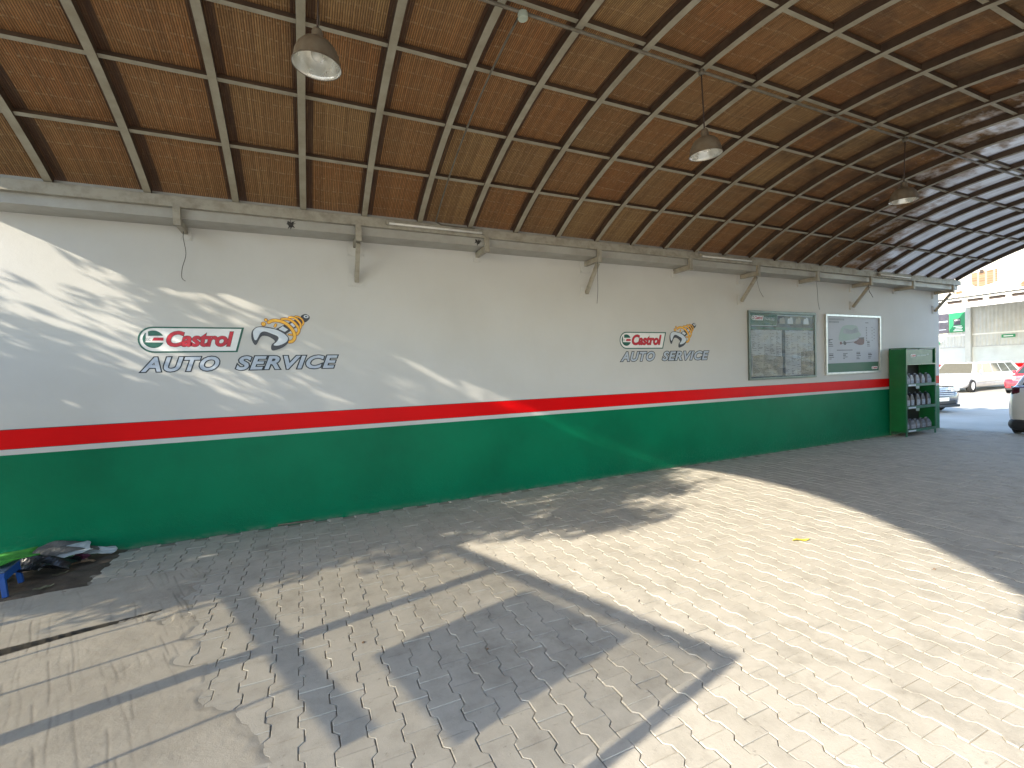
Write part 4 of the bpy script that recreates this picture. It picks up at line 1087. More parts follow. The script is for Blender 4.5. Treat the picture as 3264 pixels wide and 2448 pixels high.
for i, (x, y, s_, lab) in enumerate(((0.30, 3.05, 0.011, 'dark pebble in the sun beside the broad shadow bar'), (0.98, 2.62, 0.009, 'tiny dark pebble in the sign shadow'), (2.05, 3.32, 0.008, 'small brown pebble in the sun right of the sign shadow'), (3.1, 2.95, 0.010, 'dark chip on the sunlit pavers near the middle'), (4.6, 1.95, 0.011, 'dark chip on the sunlit pavers at the right'))):
    b = MB(); r = random.Random(i)
    b.lathe([(0.0, 0), (s_ * 0.9, 0.001), (s_, s_ * 0.4), (s_ * 0.55, s_ * 0.8), (0.0, s_ * 0.85)], 7, (0, 0, 0))
    b.v = [(p[0] * r.uniform(0.8, 1.2), p[1] * r.uniform(0.7, 1.1), p[2]) for p in b.v]
    o = b.build('pebble', M['brown_card'], smooth=False); o.location = (x, y, 0.001); o.rotation_euler = (0, 0, i); tag(o, lab, 'pebble', 'pebbles on the pavers')

# ================================================================== the gate frame and sign to the left that throw the bar shadows
M['gate'] = dusty('grey_gate_steel', (0.20, 0.20, 0.19), (0.13, 0.12, 0.11), 8, 0.5, 0.15)
def tinted():
    t = NT('tinted_plastic_sheet'); t.set(Base_Color=(0.30, 0.31, 0.29), Roughness=0.35)
    tr = t.new('ShaderNodeBsdfTransparent'); tr.inputs['Color'].default_value = (0.86, 0.84, 0.78, 1)
    ms = t.new('ShaderNodeMixShader'); ms.inputs[0].default_value = 0.66
    t.l(t.b.outputs[0], ms.inputs[1]); t.l(tr.outputs[0], ms.inputs[2]); t.l(ms.outputs[0], t.out.inputs['Surface']); return t.m
M['tint'] = tinted()
gd = Vector((-0.35, 0.94, 0)).normalized(); gk = math.hypot(0.35, 0.94)
def gp(s, z, off=0.0): return Vector((-3.0, 3.0, 0)) + gd * (s * gk) + Vector((0, 0, z)) + Vector((gd.y, -gd.x, 0)) * off
gate = empty('gate_frame', tuple(gp(-0.35, 0)), label='grey steel gate frame with thin bars left of the picture', cat='gate')
MB().beam(gp(-1.45, 1.34), gp(1.25, 1.34), 0.05, 0.075).build('top_rail', M['gate'], gate)
MB().beam(gp(-0.35, -0.07), gp(-0.35, 2.16), 0.10, 0.10, up=gd).build('gate_post', M['gate'], gate)
for s_ in (1.23,): MB().beam(gp(s_, -0.07), gp(s_, 1.30), 0.03, 0.03, up=gd).build('gate_post', M['gate'], gate)
for s_ in (0.58, 0.13, -0.85):
    MB().path([gp(s_, 0.0), gp(s_, 1.30)], 0.011, 8).build('bar', M['gate'], gate, smooth=True)
sg = empty('sign_frame', tuple(gp(-2.26, 0)), label='wide framed tinted plastic screen with a solid panel, left of the camera', cat='sign')
MB().beam(gp(-2.30, 2.19, 0.01), gp(1.62, 2.19, 0.01), 0.05, 0.07).build('top_tube', M['gate'], sg)
MB().beam(gp(-2.27, -0.07, 0.01), gp(-2.27, 2.15, 0.01), 0.07, 0.07, up=gd).build('sign_post', M['gate'], sg)
MB().beam(gp(1.59, -0.07, 0.01), gp(1.59, 2.15, 0.01), 0.06, 0.06, up=gd).build('sign_post', M['gate'], sg)
p4 = [gp(-2.22, 0.04, 0.012), gp(1.55, 0.04, 0.012), gp(1.55, 2.14, 0.012), gp(-2.22, 2.14, 0.012)]; nrm = Vector((gd.y, -gd.x, 0)) * 0.004
MB().add(p4 + [p + nrm for p in p4], [(0, 1, 2, 3), (7, 6, 5, 4), (0, 4, 5, 1), (1, 5, 6, 2), (2, 6, 7, 3), (3, 7, 4, 0)]).build('tinted_panel', M['tint'], sg)
p4 = [gp(-1.79, 1.46, 0.03), gp(-0.86, 1.50, 0.03), gp(-0.84, 2.10, 0.03), gp(-1.76, 2.10, 0.03)]
MB().add(p4 + [p + nrm * 3 for p in p4], [(0, 1, 2, 3), (7, 6, 5, 4), (0, 4, 5, 1), (1, 5, 6, 2), (2, 6, 7, 3), (3, 7, 4, 0)]).build('solid_panel', M['gate'], sg)

# ================================================================== trees
def leaf_mat():
    t = NT('tree_leaf'); oi = t.pos()
    c = t.ramp(t.noise(oi, 3.0, 3, 0.6), [(0.3, (0.035, 0.075, 0.018)), (0.6, (0.06, 0.115, 0.028)), (0.8, (0.10, 0.15, 0.04))])
    t.set(Base_Color=c, Roughness=0.5)
    tr = t.new('ShaderNodeBsdfTranslucent'); t.l(c, tr.inputs['Color'])
    ms = t.new('ShaderNodeMixShader'); ms.inputs[0].default_value = 0.35
    t.l(t.b.outputs[0], ms.inputs[1]); t.l(tr.outputs[0], ms.inputs[2]); t.l(ms.outputs[0], t.out.inputs['Surface']); return t.m
M['leaf'] = leaf_mat()
M['bark'] = dusty('tree_bark', (0.11, 0.085, 0.06), (0.06, 0.045, 0.03), 9, 0.9, 0.8, bscale=40)
def tree(name, base, trunk, clumps, leaf, lab, seed, group=None):
    """clumps: list of (centre, radius, leaves)."""
    r = np.random.default_rng(seed)
    e = empty(name, base, label=lab, cat='tree', group=group)
    MB().path([Vector(p) for p in trunk], [0.10 * (1 - 0.5 * k / len(trunk)) for k in range(len(trunk))], 9).build('trunk', M['bark'], e, smooth=True)
    lb = MB(); top = Vector(trunk[-1])
    V = []; F = []
    for (c, rad, n) in clumps:
        c = np.array(c); mid = (np.array(top) + c) / 2 + r.standard_normal(3) * 0.08
        st_ = Vector(trunk[-1 - int(r.integers(0, 2))])
        lb.path([st_, Vector(mid), Vector(c)], [0.035, 0.02, 0.008], 6)
        d = r.standard_normal((n, 3)); d /= np.linalg.norm(d, axis=1)[:, None]
        pos = c + d * (r.random((n, 1)) ** 0.45) * np.array(rad if hasattr(rad, '__len__') else (rad,) * 3)
        for q in pos:
            a = r.standard_normal(3); a /= np.linalg.norm(a); b_ = np.cross(a, r.standard_normal(3)); b_ /= np.linalg.norm(b_)
            L_ = leaf * r.uniform(0.7, 1.3); w = L_ * 0.42; k = len(V)
            n_ = np.cross(a, b_) * L_ * 0.12
            V += [tuple(q - a * L_ / 2), tuple(q + b_ * w / 2 + n_), tuple(q + a * L_ / 2), tuple(q - b_ * w / 2 + n_)]; F += [(k, k + 1, k + 2), (k, k + 2, k + 3)]
    lb.build('limbs', M['bark'], e, smooth=True)
    me = bpy.data.meshes.new('crown'); me.from_pydata(V, [], F); me.materials.append(M['leaf'])
    link_obj(bpy.data.objects.new('crown', me), e)
    return e
rt = np.random.default_rng(3); cl_ = []
for k in range(120):
    f = (k + rt.uniform(0, 1)) / 120; ax = np.array([5.45, 1.3]) * (1 - f) + np.array([3.05, 4.95]) * f
    pr = np.array([0.83, 0.55]) * rt.uniform(-1.22, 0.86)
    cl_.append(((-5.0 + rt.normal(0, 0.35), ax[0] + pr[0], ax[1] + pr[1]), rt.uniform(0.26, 0.40), 170))
for k in range(20):      # looser sprays on the upper side
    f = rt.uniform(0, 1); ax = np.array([5.75, 3.45]) * (1 - f) + np.array([4.3, 5.4]) * f
    cl_.append(((-5.0 + rt.normal(0, 0.3), ax[0] + rt.normal(0, 0.22), ax[1] + rt.normal(0, 0.22)), rt.uniform(0.14, 0.24), 22))
for k in range(26):
    cl_.append(((-5.0 + rt.normal(0, 0.3), rt.uniform(5.0, 6.1), rt.uniform(1.9, 3.25)), rt.uniform(0.26, 0.38), 150))
for k in range(14):
    cl_.append(((-5.0 + rt.normal(0, 0.3), rt.uniform(4.6, 5.2), rt.uniform(2.9, 3.6)), rt.uniform(0.24, 0.34), 150))
for k in range(13):
    cl_.append(((-4.2 + rt.normal(0, 0.15), rt.uniform(4.1, 5.3), rt.uniform(3.65, 4.5)), rt.uniform(0.16, 0.26), 130))
for k in range(9):
    cl_.append(((-5.0 + rt.normal(0, 0.3), 2.85 + rt.normal(0, 0.22), 4.75 + rt.normal(0, 0.25)), 0.25, 26))
tree('shade_tree', (-5.0, 4.9, -0.06), [(-5.0, 4.9, -0.1), (-5.02, 4.85, 0.7), (-4.97, 4.7, 1.4), (-5.0, 4.45, 2.1), (-5.0, 4.1, 2.7)], cl_, 0.11, 'leafy tree left of the picture that dapples the wall', 5)
for i, (x, y, s_, lab) in enumerate(((16.0, -9.5, 1.0, 'leafy tree across the yard behind the camera, right of the post'), (21.5, -12.0, 1.25, 'taller leafy tree across the yard far behind the camera'))):
    cl_ = [((x + rt.normal(0, 1.1 * s_), y + rt.normal(0, 1.1 * s_), 4.2 * s_ + rt.normal(0, 0.9 * s_)), rt.uniform(0.6, 1.0) * s_, 130) for _ in range(26)]
    tree('yard_tree', (x, y, -0.06), [(x, y, -0.1), (x + 0.1, y, 1.0), (x - 0.05, y + 0.1, 2.2), (x, y, 3.3 * s_)], cl_, 0.24, lab, 20 + i, 'trees behind the camera')
# ================================================================== cars
def car_paint(name, col, rough=0.25):
    t = NT(name); p = t.coord()
    c = t.mix(t.ramp(t.noise(p, 2.5, 4, 0.6), [(0.4, 0.0), (0.8, 0.5)]), col, tuple(0.5 * x + 0.12 for x in col))
    t.set(Base_Color=c, Roughness=rough, Coat_Weight=0.7, Coat_Roughness=0.08); return t.m
M['car_white'] = car_paint('white_car_paint', (0.72, 0.72, 0.70))
M['car_red'] = car_paint('red_car_paint', (0.50, 0.015, 0.03))
M['car_navy'] = car_paint('navy_car_paint', (0.02, 0.03, 0.06))
M['car_silver'] = car_paint('pearl_white_car_paint', (0.58, 0.61, 0.64))
M['glass'] = plain('dark_car_glass', (0.03, 0.045, 0.04), 0.06, 0.0, 0.6)
M['glass_brown'] = plain('brownish_windscreen', (0.10, 0.09, 0.06), 0.06, 0.0, 0.6)
M['tyre'] = plain('tyre_rubber', (0.018, 0.018, 0.018), 0.85)
M['rim_grey'] = plain('alloy_rim', (0.55, 0.55, 0.55), 0.3, 0.6)
M['rim_white'] = plain('white_rim', (0.72, 0.72, 0.72), 0.35)
M['chrome'] = plain('chrome_trim', (0.75, 0.76, 0.78), 0.12, 1.0)
M['black_trim'] = plain('black_plastic_trim', (0.02, 0.02, 0.024), 0.55)
M['lens'] = plain('lamp_lens', (0.55, 0.56, 0.56), 0.1, 0.0, 0.5)
M['tail_red'] = plain('red_tail_lens', (0.38, 0.006, 0.012), 0.15, 0.0, 0.5)
M['tail_dark'] = plain('smoked_tail_lens', (0.06, 0.006, 0.018), 0.12, 0.0, 0.5)
M['plate'] = plain('number_plate', (0.68, 0.70, 0.72), 0.4)
M['plate_ink'] = plain('plate_ink', (0.07, 0.09, 0.11), 0.5)

def loft(st, ring_fn):
    b = MB(); rings = [ring_fn(*s_) for s_ in st]; n = len(rings[0])
    v = [q for rg in rings for q in rg]; f = []
    for i in range(len(rings) - 1):
        for k in range(n):
            f.append((i * n + k, i * n + (k + 1) % n, (i + 1) * n + (k + 1) % n, (i + 1) * n + k))
    f.append(tuple(range(n))); f.append(tuple((len(rings) - 1) * n + k for k in reversed(range(n))))
    return b.add(v, f)
def body_ring(x, w, zb, zt):
    h_ = zt - zb
    half = [(w * 0.84, zb), (w * 0.95, zb + 0.10 * h_), (w * 0.995, zb + 0.35 * h_), (w, zb + 0.55 * h_), (w * 0.975, zb + 0.80 * h_), (w * 0.92, zb + 0.95 * h_), (w * 0.78, zt), (w * 0.4, zt + 0.012)]
    return [(x, y, z) for y, z in half] + [(x, -y, z) for y, z in reversed(half)]
def wheel(parent, x, y, r, side, rim_m, w=0.20):
    t = MB().lathe([(r * 0.62, -w / 2), (r * 0.92, -w / 2), (r, -w * 0.36), (r, w * 0.36), (r * 0.92, w / 2), (r * 0.62, w / 2), (r * 0.62, -w / 2)], 26, (x, y, r), 'y').build('wheel', M['tyre'], parent, smooth=True)
    prof = [(0.0, 0.0), (r * 0.14, 0.0), (r * 0.16, -0.012), (r * 0.50, -0.028), (r * 0.58, -0.002), (r * 0.635, 0.0)]
    MB().lathe([(a, side * (w / 2 + c)) for a, c in prof], 22, (x, y, r), 'y').build('rim', rim_m, t, smooth=True)
    b = MB()
    for k in range(5):
        a = 2 * math.pi * k / 5
        b.beam((x + 0.05 * math.cos(a), y + side * (w / 2 + 0.004), r + 0.05 * math.sin(a)), (x + r * 0.55 * math.cos(a), y + side * (w / 2 + 0.002), r + r * 0.55 * math.sin(a)), 0.05 * r / 0.3, 0.012, up=(0, side, 0))
    b.build('spokes', rim_m, t)
def panel(P, u0, u1, v0, v1, off=0.006, th=0.01):
    """quad patch of face P (bl, br, tr, tl), pushed out by off along the normal given by the corner order."""
    bl, br, tr, tl = [Vector(p) for p in P]
    q = lambda u, v: (bl * (1 - u) + br * u) * (1 - v) + (tl * (1 - u) + tr * u) * v
    n = (br - bl).cross(tl - bl).normalized()
    a = [q(u0, v0), q(u1, v0), q(u1, v1), q(u0, v1)]
    return MB().add([p + n * (off - th) for p in a] + [p + n * off for p in a], [(3, 2, 1, 0), (4, 5, 6, 7), (0, 1, 5, 4), (1, 2, 6, 5), (2, 3, 7, 6), (3, 0, 4, 7)])
def make_car(name, loc, rz, lab, paint, st, cab, wheels, r, wins, rim_m, front=True, glass='glass', plate_z=0.52, bars=0, lamp_z=0.68, lower=None, tail=True):
    """own frame: front bumper at x = 0, tail towards +x."""
    e = empty(name, loc, rz, lab, 'car', 'cars in the yard', local=True)
    W = max(s_[1] for s_ in st)
    bd = loft(st, body_ring).build('body', paint, e, smooth=True)
    (xf0, xf1, xr1, xr0, w0, w1, zb, zr) = cab
    c8 = [(xf0, -w0, zb), (xr0, -w0, zb), (xr0, w0, zb), (xf0, w0, zb), (xf1, -w1, zr), (xr1, -w1, zr), (xr1, w1, zr), (xf1, w1, zr)]
    cb = MB().add(c8, [(0, 3, 2, 1), (4, 5, 6, 7), (0, 1, 5, 4), (1, 2, 6, 5), (2, 3, 7, 6), (3, 0, 4, 7)]).build('cabin', paint, e, bevel=0.07, seg=3, smooth=True)
    A = [Vector(p) for p in c8]
    fw = [A[3], A[0], A[4], A[7]]; rw = [A[1], A[2], A[6], A[5]]; rs = [A[0], A[1], A[5], A[4]]; ls = [A[2], A[3], A[7], A[6]]
    panel(fw, 0.06, 0.94, 0.05, 0.92).build('windscreen', M[glass], e, bevel=0.003)
    panel(rw, 0.08, 0.92, 0.12, 0.90).build('rear_window', M['glass'], e, bevel=0.003)
    for (u0, u1) in wins:
        panel(rs, u0, u1, 0.08, 0.86).build('side_window', M['glass'], e, bevel=0.003)
        panel(ls, 1 - u1, 1 - u0, 0.08, 0.86).build('side_window', M['glass'], e, bevel=0.003)
    for x in wheels:
        for s_ in (-1, 1):
            MB().lathe([(r * 1.16, -0.02), (r * 1.16, 0.012), (0.0, 0.012)], 24, (x, s_ * (W - 0.012), r), 'y').build('wheel_arch', M['black_trim'], e)
            wheel(e, x, s_ * (W - 0.075), r, s_, rim_m)
    for s_ in (-1, 1):
        y0 = s_ * W * 0.62
        if front:
            hl = MB().box(0.0, 0.10, y0 - 0.17, y0 + 0.17, lamp_z, lamp_z + 0.13).build('headlight', M['lens'], e, bevel=0.02)
        MB().lathe([(0.0, -0.06), (0.05, -0.05), (0.075, 0.0), (0.06, 0.05), (0.0, 0.06)], 10, (xf0 + 0.45, s_ * (w0 + 0.11), zb + 0.12), 'x').build('mirror', paint, e, smooth=True)
        if tail: MB().box(st[-1][0] - 0.06, st[-1][0] + 0.012, y0 - 0.15, y0 + 0.15, 0.66, 0.80).build('tail_lamp', M['tail_red'], e, bevel=0.015)
        MB().box(xf0 + 0.62, xf0 + 0.76, s_ * (W - 0.01) - 0.008, s_ * (W - 0.01) + 0.012, zb - 0.14, zb - 0.115).build('door_handle', M['chrome'], e)
    pl = MB().box(-0.022, -0.004, -0.25, 0.25, plate_z - 0.055, plate_z + 0.055).build('number_plate', M['plate'], e, bevel=0.003)
    b = MB(); rr_ = random.Random(name)
    for k in range(9):
        y = -0.21 + k * 0.048 + (0.012 if k > 1 else 0)
        b.box(-0.0245, -0.0225, y, y + 0.016, plate_z - 0.03, plate_z + 0.03).box(-0.0245, -0.0225, y + 0.016, y + 0.030, plate_z - (0.03 if k % 2 else -0.012), plate_z - (0.012 if k % 2 else -0.03))
    b.build('plate_characters', M['plate_ink'], pl)
    for k in range(bars):
        MB().box(-0.015, 0.02, -0.52 + 0.02 * k, 0.52 - 0.02 * k, 0.80 - 0.062 * k, 0.826 - 0.062 * k).build('grille_bar', M['chrome'], e, bevel=0.006)
    MB().box(-0.03, 0.10, -W * 0.80, W * 0.80, 0.18, 0.27).build('bumper_lip', M['black_trim'] if lower is None else paint, e, bevel=0.025)
    MB().box(-0.004, 0.05, -W * 0.62, W * 0.62, 0.285, 0.40).build('air_intake', M['black_trim'], e, bevel=0.01)
    return e
# long white limousine, nose towards the left
limo_st = [(0.0, 0.74, 0.30, 0.72), (0.06, 0.86, 0.26, 0.80), (0.25, 0.90, 0.24, 0.86), (1.1, 0.925, 0.22, 0.95), (1.7, 0.925, 0.22, 0.98), (4.5, 0.925, 0.22, 0.99), (7.3, 0.925, 0.22, 0.99), (8.3, 0.90, 0.26, 0.96), (8.6, 0.84, 0.34, 0.88), (8.66, 0.72, 0.40, 0.80)]
limo = make_car('limousine', (30.25, 12.56, -0.06), 0.03, 'long white stretch limousine parked in the sunny yard', M['car_white'], limo_st, (1.45, 2.15, 6.9, 7.7, 0.86, 0.66, 0.94, 1.54), (1.05, 7.1), 0.33,
    ((0.05, 0.155), (0.17, 0.35), (0.37, 0.53), (0.55, 0.72), (0.74, 0.90)), M['rim_white'], glass='glass_brown', plate_z=0.62, lamp_z=0.62, lower=1)
for k in range(5): MB().box(-0.012, 0.02, 0.44 + 0.06 * k, 0.462 + 0.06 * k, 0.56, 0.74).build('grille_bar', M['chrome'], limo, bevel=0.004)
for s_ in (-1, 1): MB().box(1.6, 6.5, s_ * 0.925 - 0.01, s_ * 0.925 + 0.016, 0.50, 0.56).build('rubbing_strip', M['chrome'], limo, bevel=0.006)
# red car beside it
st4 = lambda L_, w, hz: [(0.0, w * 0.72, 0.32, 0.62), (0.08, w * 0.90, 0.24, 0.72), (0.35, w * 0.98, 0.21, 0.80), (1.0, w, 0.20, 0.88), (1.4, w, 0.20, hz), (L_ - 0.9, w, 0.20, hz + 0.02), (L_ - 0.2, w * 0.97, 0.24, hz), (L_ - 0.04, w * 0.90, 0.30, hz - 0.10), (L_, w * 0.78, 0.36, hz - 0.22)]
make_car('red_car', (30.75, 9.55, -0.06), 0.02, 'red saloon car with a chrome grille at the right edge of the picture', M['car_red'], st4(4.2, 0.86, 0.93), (1.15, 1.85, 3.3, 4.0, 0.78, 0.60, 0.90, 1.46), (0.82, 3.35), 0.31, ((0.08, 0.40), (0.44, 0.76)), M['rim_grey'], bars=4, plate_z=0.44, lamp_z=0.70)
make_car('dark_saloon', (18.95, 7.80, -0.06), math.radians(76), 'dark blue saloon car with chrome grille bars showing behind the green rack', M['car_navy'], st4(4.4, 0.87, 0.92), (1.2, 1.9, 3.4, 4.15, 0.79, 0.60, 0.90, 1.45), (0.85, 3.5), 0.31, ((0.08, 0.40), (0.44, 0.78)), M['rim_grey'], bars=5, plate_z=0.44, lamp_z=0.70)
# pearl white hatchback, tail towards us, cut by the right edge
hx = make_car('hatchback', (17.95, 3.93, -0.03), math.pi, 'white hatchback with dark tail lamp cut off by the right edge', M['car_silver'], [(0.0, 0.60, 0.32, 0.62), (0.1, 0.76, 0.22, 0.72), (0.4, 0.83, 0.20, 0.82), (1.0, 0.85, 0.18, 0.92), (2.4, 0.85, 0.18, 0.98), (3.2, 0.85, 0.18, 1.10), (3.50, 0.83, 0.16, 1.10), (3.64, 0.79, 0.15, 1.04), (3.72, 0.70, 0.16, 0.90), (3.75, 0.55, 0.20, 0.74)],
    (0.95, 1.65, 3.1, 3.60, 0.78, 0.62, 0.98, 1.54), (0.75, 3.02), 0.30, ((0.08, 0.42), (0.46, 0.80)), M['rim_grey'], plate_z=0.45, lamp_z=0.68, tail=False)
for s_ in (-1, 1):
    MB().prism([(3.32, 0.90), (3.60, 0.86), (3.70, 0.92), (3.63, 1.06), (3.42, 1.11), (3.30, 1.04)], s_ * 0.50, s_ * 0.745, 'y').build('tail_cluster', M['tail_dark'], hx, bevel=0.03)
    MB().lathe([(0.0, 0.03), (0.06, 0.026), (0.085, 0.0), (0.085, -0.05)], 18, (3.675, s_ * 0.66, 0.60), 'x').build('rear_reflector', M['tail_red'], hx, smooth=True)
loft([(3.25, 0.858, 0.14, 0.36), (3.52, 0.842, 0.13, 0.37), (3.67, 0.795, 0.12, 0.37), (3.745, 0.70, 0.13, 0.36), (3.785, 0.52, 0.16, 0.34)], body_ring).build('rear_valance', M['black_trim'], hx, smooth=True)

# ================================================================== workshop shed across the yard
M['shed_white'] = dusty('white_shed_paint', (0.74, 0.74, 0.72), (0.66, 0.65, 0.62), 2, 0.6, 0.1)
M['shed_panel'] = dusty('grey_white_sheet', (0.50, 0.51, 0.49), (0.42, 0.43, 0.41), 1.5, 0.5, 0.1)
M['shutter'] = dusty('pale_roller_shutter', (0.62, 0.66, 0.66), (0.55, 0.58, 0.58), 1.5, 0.5, 0.1)
M['tin'] = dusty('grey_roof_tin', (0.40, 0.41, 0.42), (0.32, 0.32, 0.33), 2, 0.45, 0.1)
M['dark_in'] = dusty('dark_shed_interior', (0.06, 0.045, 0.04), scale=3, rough=0.8)
M['poster_g'] = dusty('green_poster', (0.01, 0.24, 0.09), (0.01, 0.2, 0.075), 3, 0.5, 0)
M['poster_d'] = dusty('dark_poster', (0.03, 0.03, 0.045), (0.06, 0.055, 0.075), 3, 0.5, 0)
PA = math.radians(82); P0 = Vector((41.0, 13.0, 0.0)); KB = 1.30
shed = empty('workshop_shed', (41.0, 13.0, 0), PA, 'white workshop shed with roller shutters and vent slots across the yard', 'building')
TF = Matrix.Translation(P0) @ Matrix.Rotation(PA, 4, 'Z')                 # fascia plane
TB = Matrix.Translation(P0 * KB) @ Matrix.Rotation(PA, 4, 'Z')            # back plane with the shutters
kz = lambda z: 1.7 + (z - 1.7) * KB
def fbox(name, m, s0, s1, y0, y1, z0, z1, par=None): return MB().box(s0, s1, y0, y1, z0, z1, TF).build(name, m, par or shed)
def bbox(name, m, s0, s1, y0, y1, z0, z1, par=None): return MB().box(s0 * KB, s1 * KB, y0, y1, kz(z0), kz(z1), TB).build(name, m, par or shed)
SA, SB = -7.0, 9.0
fbox('fascia_beam', M['shed_white'], SA, SB, -0.25, 0.0, 5.16, 5.50)
fbox('fascia_top', M['shed_white'], SA, SB, -0.25, 0.0, 5.72, 5.82)
k = 0
s_ = 0.69 - 1.145 * 6
while s_ < SB - 1:
    fbox('vent_mullion', M['shed_white'], s_ - 0.20, s_, -0.25, -0.002, 5.50, 5.72)
    fbox('vent_recess', M['dark_in'], s_, s_ + 0.945, -0.26, -0.22, 5.50, 5.72); s_ += 1.145
b = MB()
def tin(u, v):
    s__ = SA + (SB - SA) * u; y = 0.25 - 15.0 * v
    return tuple(TF @ Vector((s__, y, 5.87 + 0.4 * v + 0.035 * abs(math.sin(s__ * math.pi / 0.36)))))
b.grid(360, 2, tin).build('roof_sheet', M['tin'], shed)
for sc_ in (2.56 - 5.3, 2.56, 2.56 + 5.3): bbox('column', M['shed_panel'], sc_ - 0.15, sc_ + 0.15, -0.05, 0.25, -0.2, 5.15)
for (a, c) in ((-5.0 + 2.26, 2.41), (2.71, 7.7), (-7.0, -2.89)):
    b = MB(); n = int((c - a) / 0.10)
    def ridged(u, v, z0, z1, amp, per):
        s__ = a + (c - a) * u
        return tuple(TB @ Vector((s__ * KB, -0.02 + (amp if (s__ / per) % 1 < 0.5 else 0.0), kz(z0 + (z1 - z0) * v))))
    b.grid(n * 2, 1, lambda u, v: ridged(u, v, 3.34, 5.17, 0.03, 0.21)).build('upper_panel', M['shed_panel'], shed)
    bbox('lintel_rail', M['shed_white'], a, c, -0.03, 0.06, 3.25, 3.34)
    b = MB().grid(n * 2, 1, lambda u, v: ridged(u, v, 2.50, 3.25, 0.03, 0.19)); b.build('shutter_hood', M['shed_panel'], shed)
    bbox('hood_edge', M['tin'], a, c, -0.02, 0.05, 2.455, 2.50)
    b = MB(); n2 = 46
    for q in range(n2):
        z0 = -0.02 + (2.455 + 0.02) * q / n2; z1 = -0.02 + (2.455 + 0.02) * (q + 1) / n2
        m_ = (z0 + z1) / 2; v = []
        for zz, yy in ((z0, -0.09), (m_, -0.06), (z1, -0.09)):
            v += [TB @ Vector((a * KB, yy, kz(zz))), TB @ Vector((c * KB, yy, kz(zz)))]
        b.add(v, [(0, 1, 3, 2), (2, 3, 5, 4)])
    b.build('roller_shutter', M['shutter'], shed, normals=False)
    bbox('red_stripe', M['red'], a, c, -0.058, -0.045, 1.06, 1.30)
    bbox('green_stripe', M['green'], a, c, -0.058, -0.047, -0.02, 1.0)
def sign(name, m, s0, s1, z0, z1, lab, cat):
    o = MB().box(s0 * KB, s1 * KB, 0.08, 0.12, kz(z0), kz(z1), TB).build(name, m); return tag(o, lab, cat)
pg = sign('wall_poster', M['poster_g'], 2.76, 3.68, 3.52, 4.86, 'green poster with a small black picture on the shed wall', 'poster')
pd = sign('wall_poster', M['poster_d'], 3.72, 5.0, 3.52, 4.86, 'dark purple car poster beside the green poster on the shed', 'poster')
def pbox(m, name, par, s0, s1, z0, z1): MB().box(s0 * KB, s1 * KB, 0.121, 0.127, kz(z0), kz(z1), TB).build(name, m, par)
pbox(M['poster_d'], 'printed_picture', pg, 3.02, 3.42, 4.02, 4.45)
pbox(M['logo_white'], 'printed_car', pg, 3.06, 3.36, 4.30, 4.38)
for q in range(4): pbox(M['logo_white'], 'printed_line', pg, 2.90 + 0.05 * (q % 2), 3.42 - 0.06 * (q % 3), 3.60 + 0.10 * q, 3.65 + 0.10 * q)
pbox(M['logo_grey'], 'printed_sweep', pd, 3.75, 4.6, 4.28, 4.36); pbox(M['logo_grey'], 'printed_line', pd, 3.85, 4.5, 3.74, 3.77)
for (s0, s1, z0, lab) in ((0.20, 0.86, 2.95, 'small green sign on the shutter hood right of the column'), (4.25, 4.95, 2.72, 'small green sign on the shutter hood left of the column')):
    o = sign('bay_sign', M['poster_g'], s0, s1, z0, z0 + 0.21, lab, 'sign'); o['group'] = 'bay signs on the shed'
    pbox(M['logo_white'], 'printed_line', o, s0 + 0.1, s1 - 0.1, z0 + 0.07, z0 + 0.13)

# ------------------------------------------------------------------ plastered brick building behind the shed
def brick_mat():
    t = NT('exposed_brick'); p = t.pos()
    br = t.new('ShaderNodeTexBrick'); t.l(t.mapping(p, (1, 1, 1), (math.radians(90), 0, math.radians(90))), br.inputs['Vector'])
    br.inputs['Scale'].default_value = 1.0; br.inputs['Brick Width'].default_value = 0.24; br.inputs['Row Height'].default_value = 0.09; br.inputs['Mortar Size'].default_value = 0.012
    br.inputs['Color1'].default_value = (0.16, 0.095, 0.055, 1); br.inputs['Color2'].default_value = (0.21, 0.135, 0.08, 1); br.inputs['Mortar'].default_value = (0.24, 0.21, 0.165, 1)
    t.set(Base_Color=br.outputs['Color'], Roughness=0.9); t.bump(br.outputs['Fac'], 0.5, 0.01); return t.m
M['brick'] = brick_mat()
M['plaster'] = dusty('old_cream_plaster', (0.66, 0.62, 0.54), (0.56, 0.51, 0.43), 0.5, 0.85, 0.3, bscale=8)
TC = Matrix.Translation(P0 * 1.55) @ Matrix.Rotation(PA, 4, 'Z')
bl = empty('brick_building', tuple(P0 * 1.55), PA, 'tall pale plastered building with a patch of bare brick behind the shed', 'building')
MB().box(-18, 20, -8.0, 0.0, -0.07, 12.4, TC).build('wall', M['plaster'], bl)
MB().box(-18.2, 20.2, -8.2, 0.12, 12.4, 12.65, TC).build('parapet', M['plaster'], bl)
k3 = 1.55
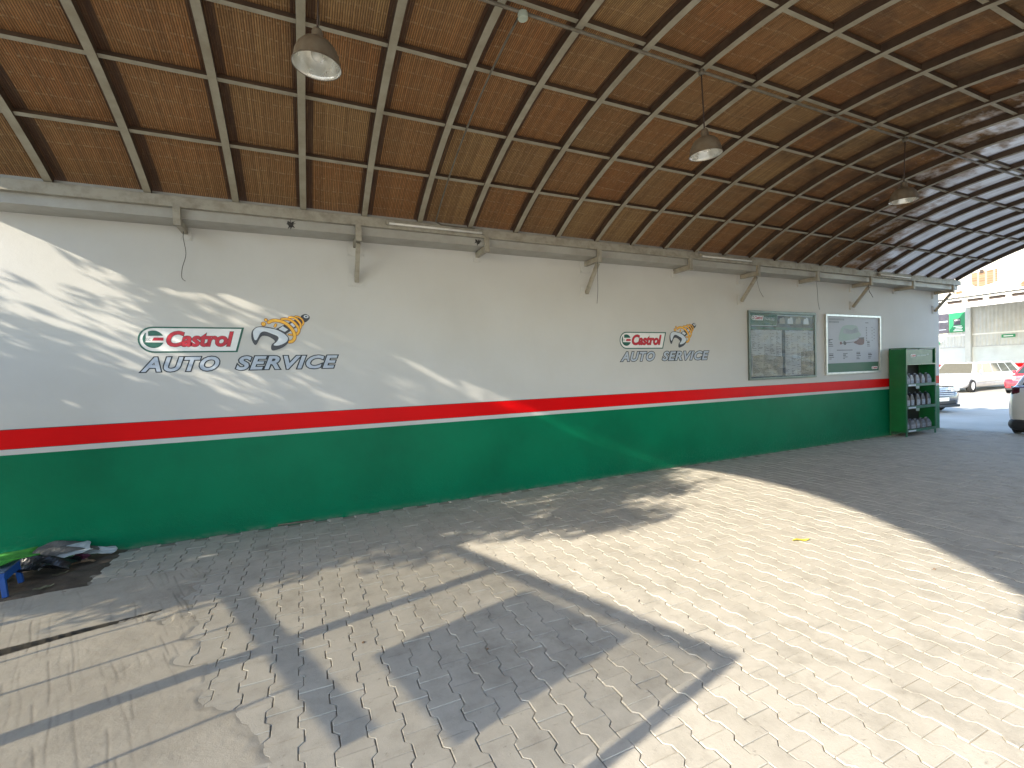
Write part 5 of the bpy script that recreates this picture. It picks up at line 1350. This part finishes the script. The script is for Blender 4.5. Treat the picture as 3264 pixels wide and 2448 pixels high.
def patch(pts, seed):
    q = [(s__ * k3, 1.7 + (z - 1.7) * k3) for s__, z in pts]
    n = len(q); v = [TC @ Vector((a_, 0.012, c_)) for a_, c_ in q] + [TC @ Vector((a_, -0.02, c_)) for a_, c_ in q]
    MB().add(v, [tuple(range(n)), tuple(range(2 * n - 1, n - 1, -1))] + [(i, (i + 1) % n, n + (i + 1) % n, n + i) for i in range(n)]).build('bare_brick', M['brick'], bl)
patch([(1.08, 6.62), (1.7, 6.45), (2.15, 6.42), (2.42, 6.62), (2.46, 7.40), (2.0, 7.42), (1.86, 7.52), (1.75, 7.40), (1.1, 7.46)], 1)
patch([(-0.9, 6.0), (-0.1, 6.05), (0.1, 6.2), (-0.2, 6.45), (-0.9, 6.6)], 2)
patch([(2.9, 6.15), (3.4, 6.1), (3.5, 6.3), (3.0, 6.35)], 3)
MB().box(1.80 * k3, 1.98 * k3, 0.0, 0.10, 1.7 + 5.62 * k3, 1.7 + 5.84 * k3, TC).build('drain_spout', M['dark_in'], bl)

# ================================================================== office block added unseen behind the camera, to hold skylight off the right end
M['shading'] = dusty('shading_block_plaster', (0.26, 0.235, 0.195), (0.20, 0.18, 0.15), 0.8, 0.85, 0.3, bscale=12)
M['shutter_brown'] = dusty('shading_block_door', (0.10, 0.06, 0.04), (0.07, 0.045, 0.03), 3, 0.5, 0.1)
of = empty('shading_block', (10.0, -2.4, -0.06), label='low unseen added office block behind the camera along the open side', cat='building')
bx('wall', M['shading'], of, 4.6, 15.2, -4.6, -1.5, -0.07, 3.25)
bx('roof_slab', M['shading'], of, 4.4, 15.4, -4.8, -1.25, 3.25, 3.40, 0.01)
for xd in (6.0, 9.6, 13.2):
    dr = bx('door', M['shutter_brown'], of, xd, xd + 1.0, -1.498, -1.455, -0.06, 2.1, 0.005)
    bx('handle', M['chrome'], dr, xd + 0.86, xd + 0.90, -1.455, -1.42, 0.95, 1.10)
    wn2 = bx('window', M['glass'], of, xd + 1.5, xd + 2.7, -1.498, -1.47, 1.0, 2.1)
    bx('sill', M['shading'], wn2, xd + 1.4, xd + 2.8, -1.498, -1.40, 0.93, 0.998)
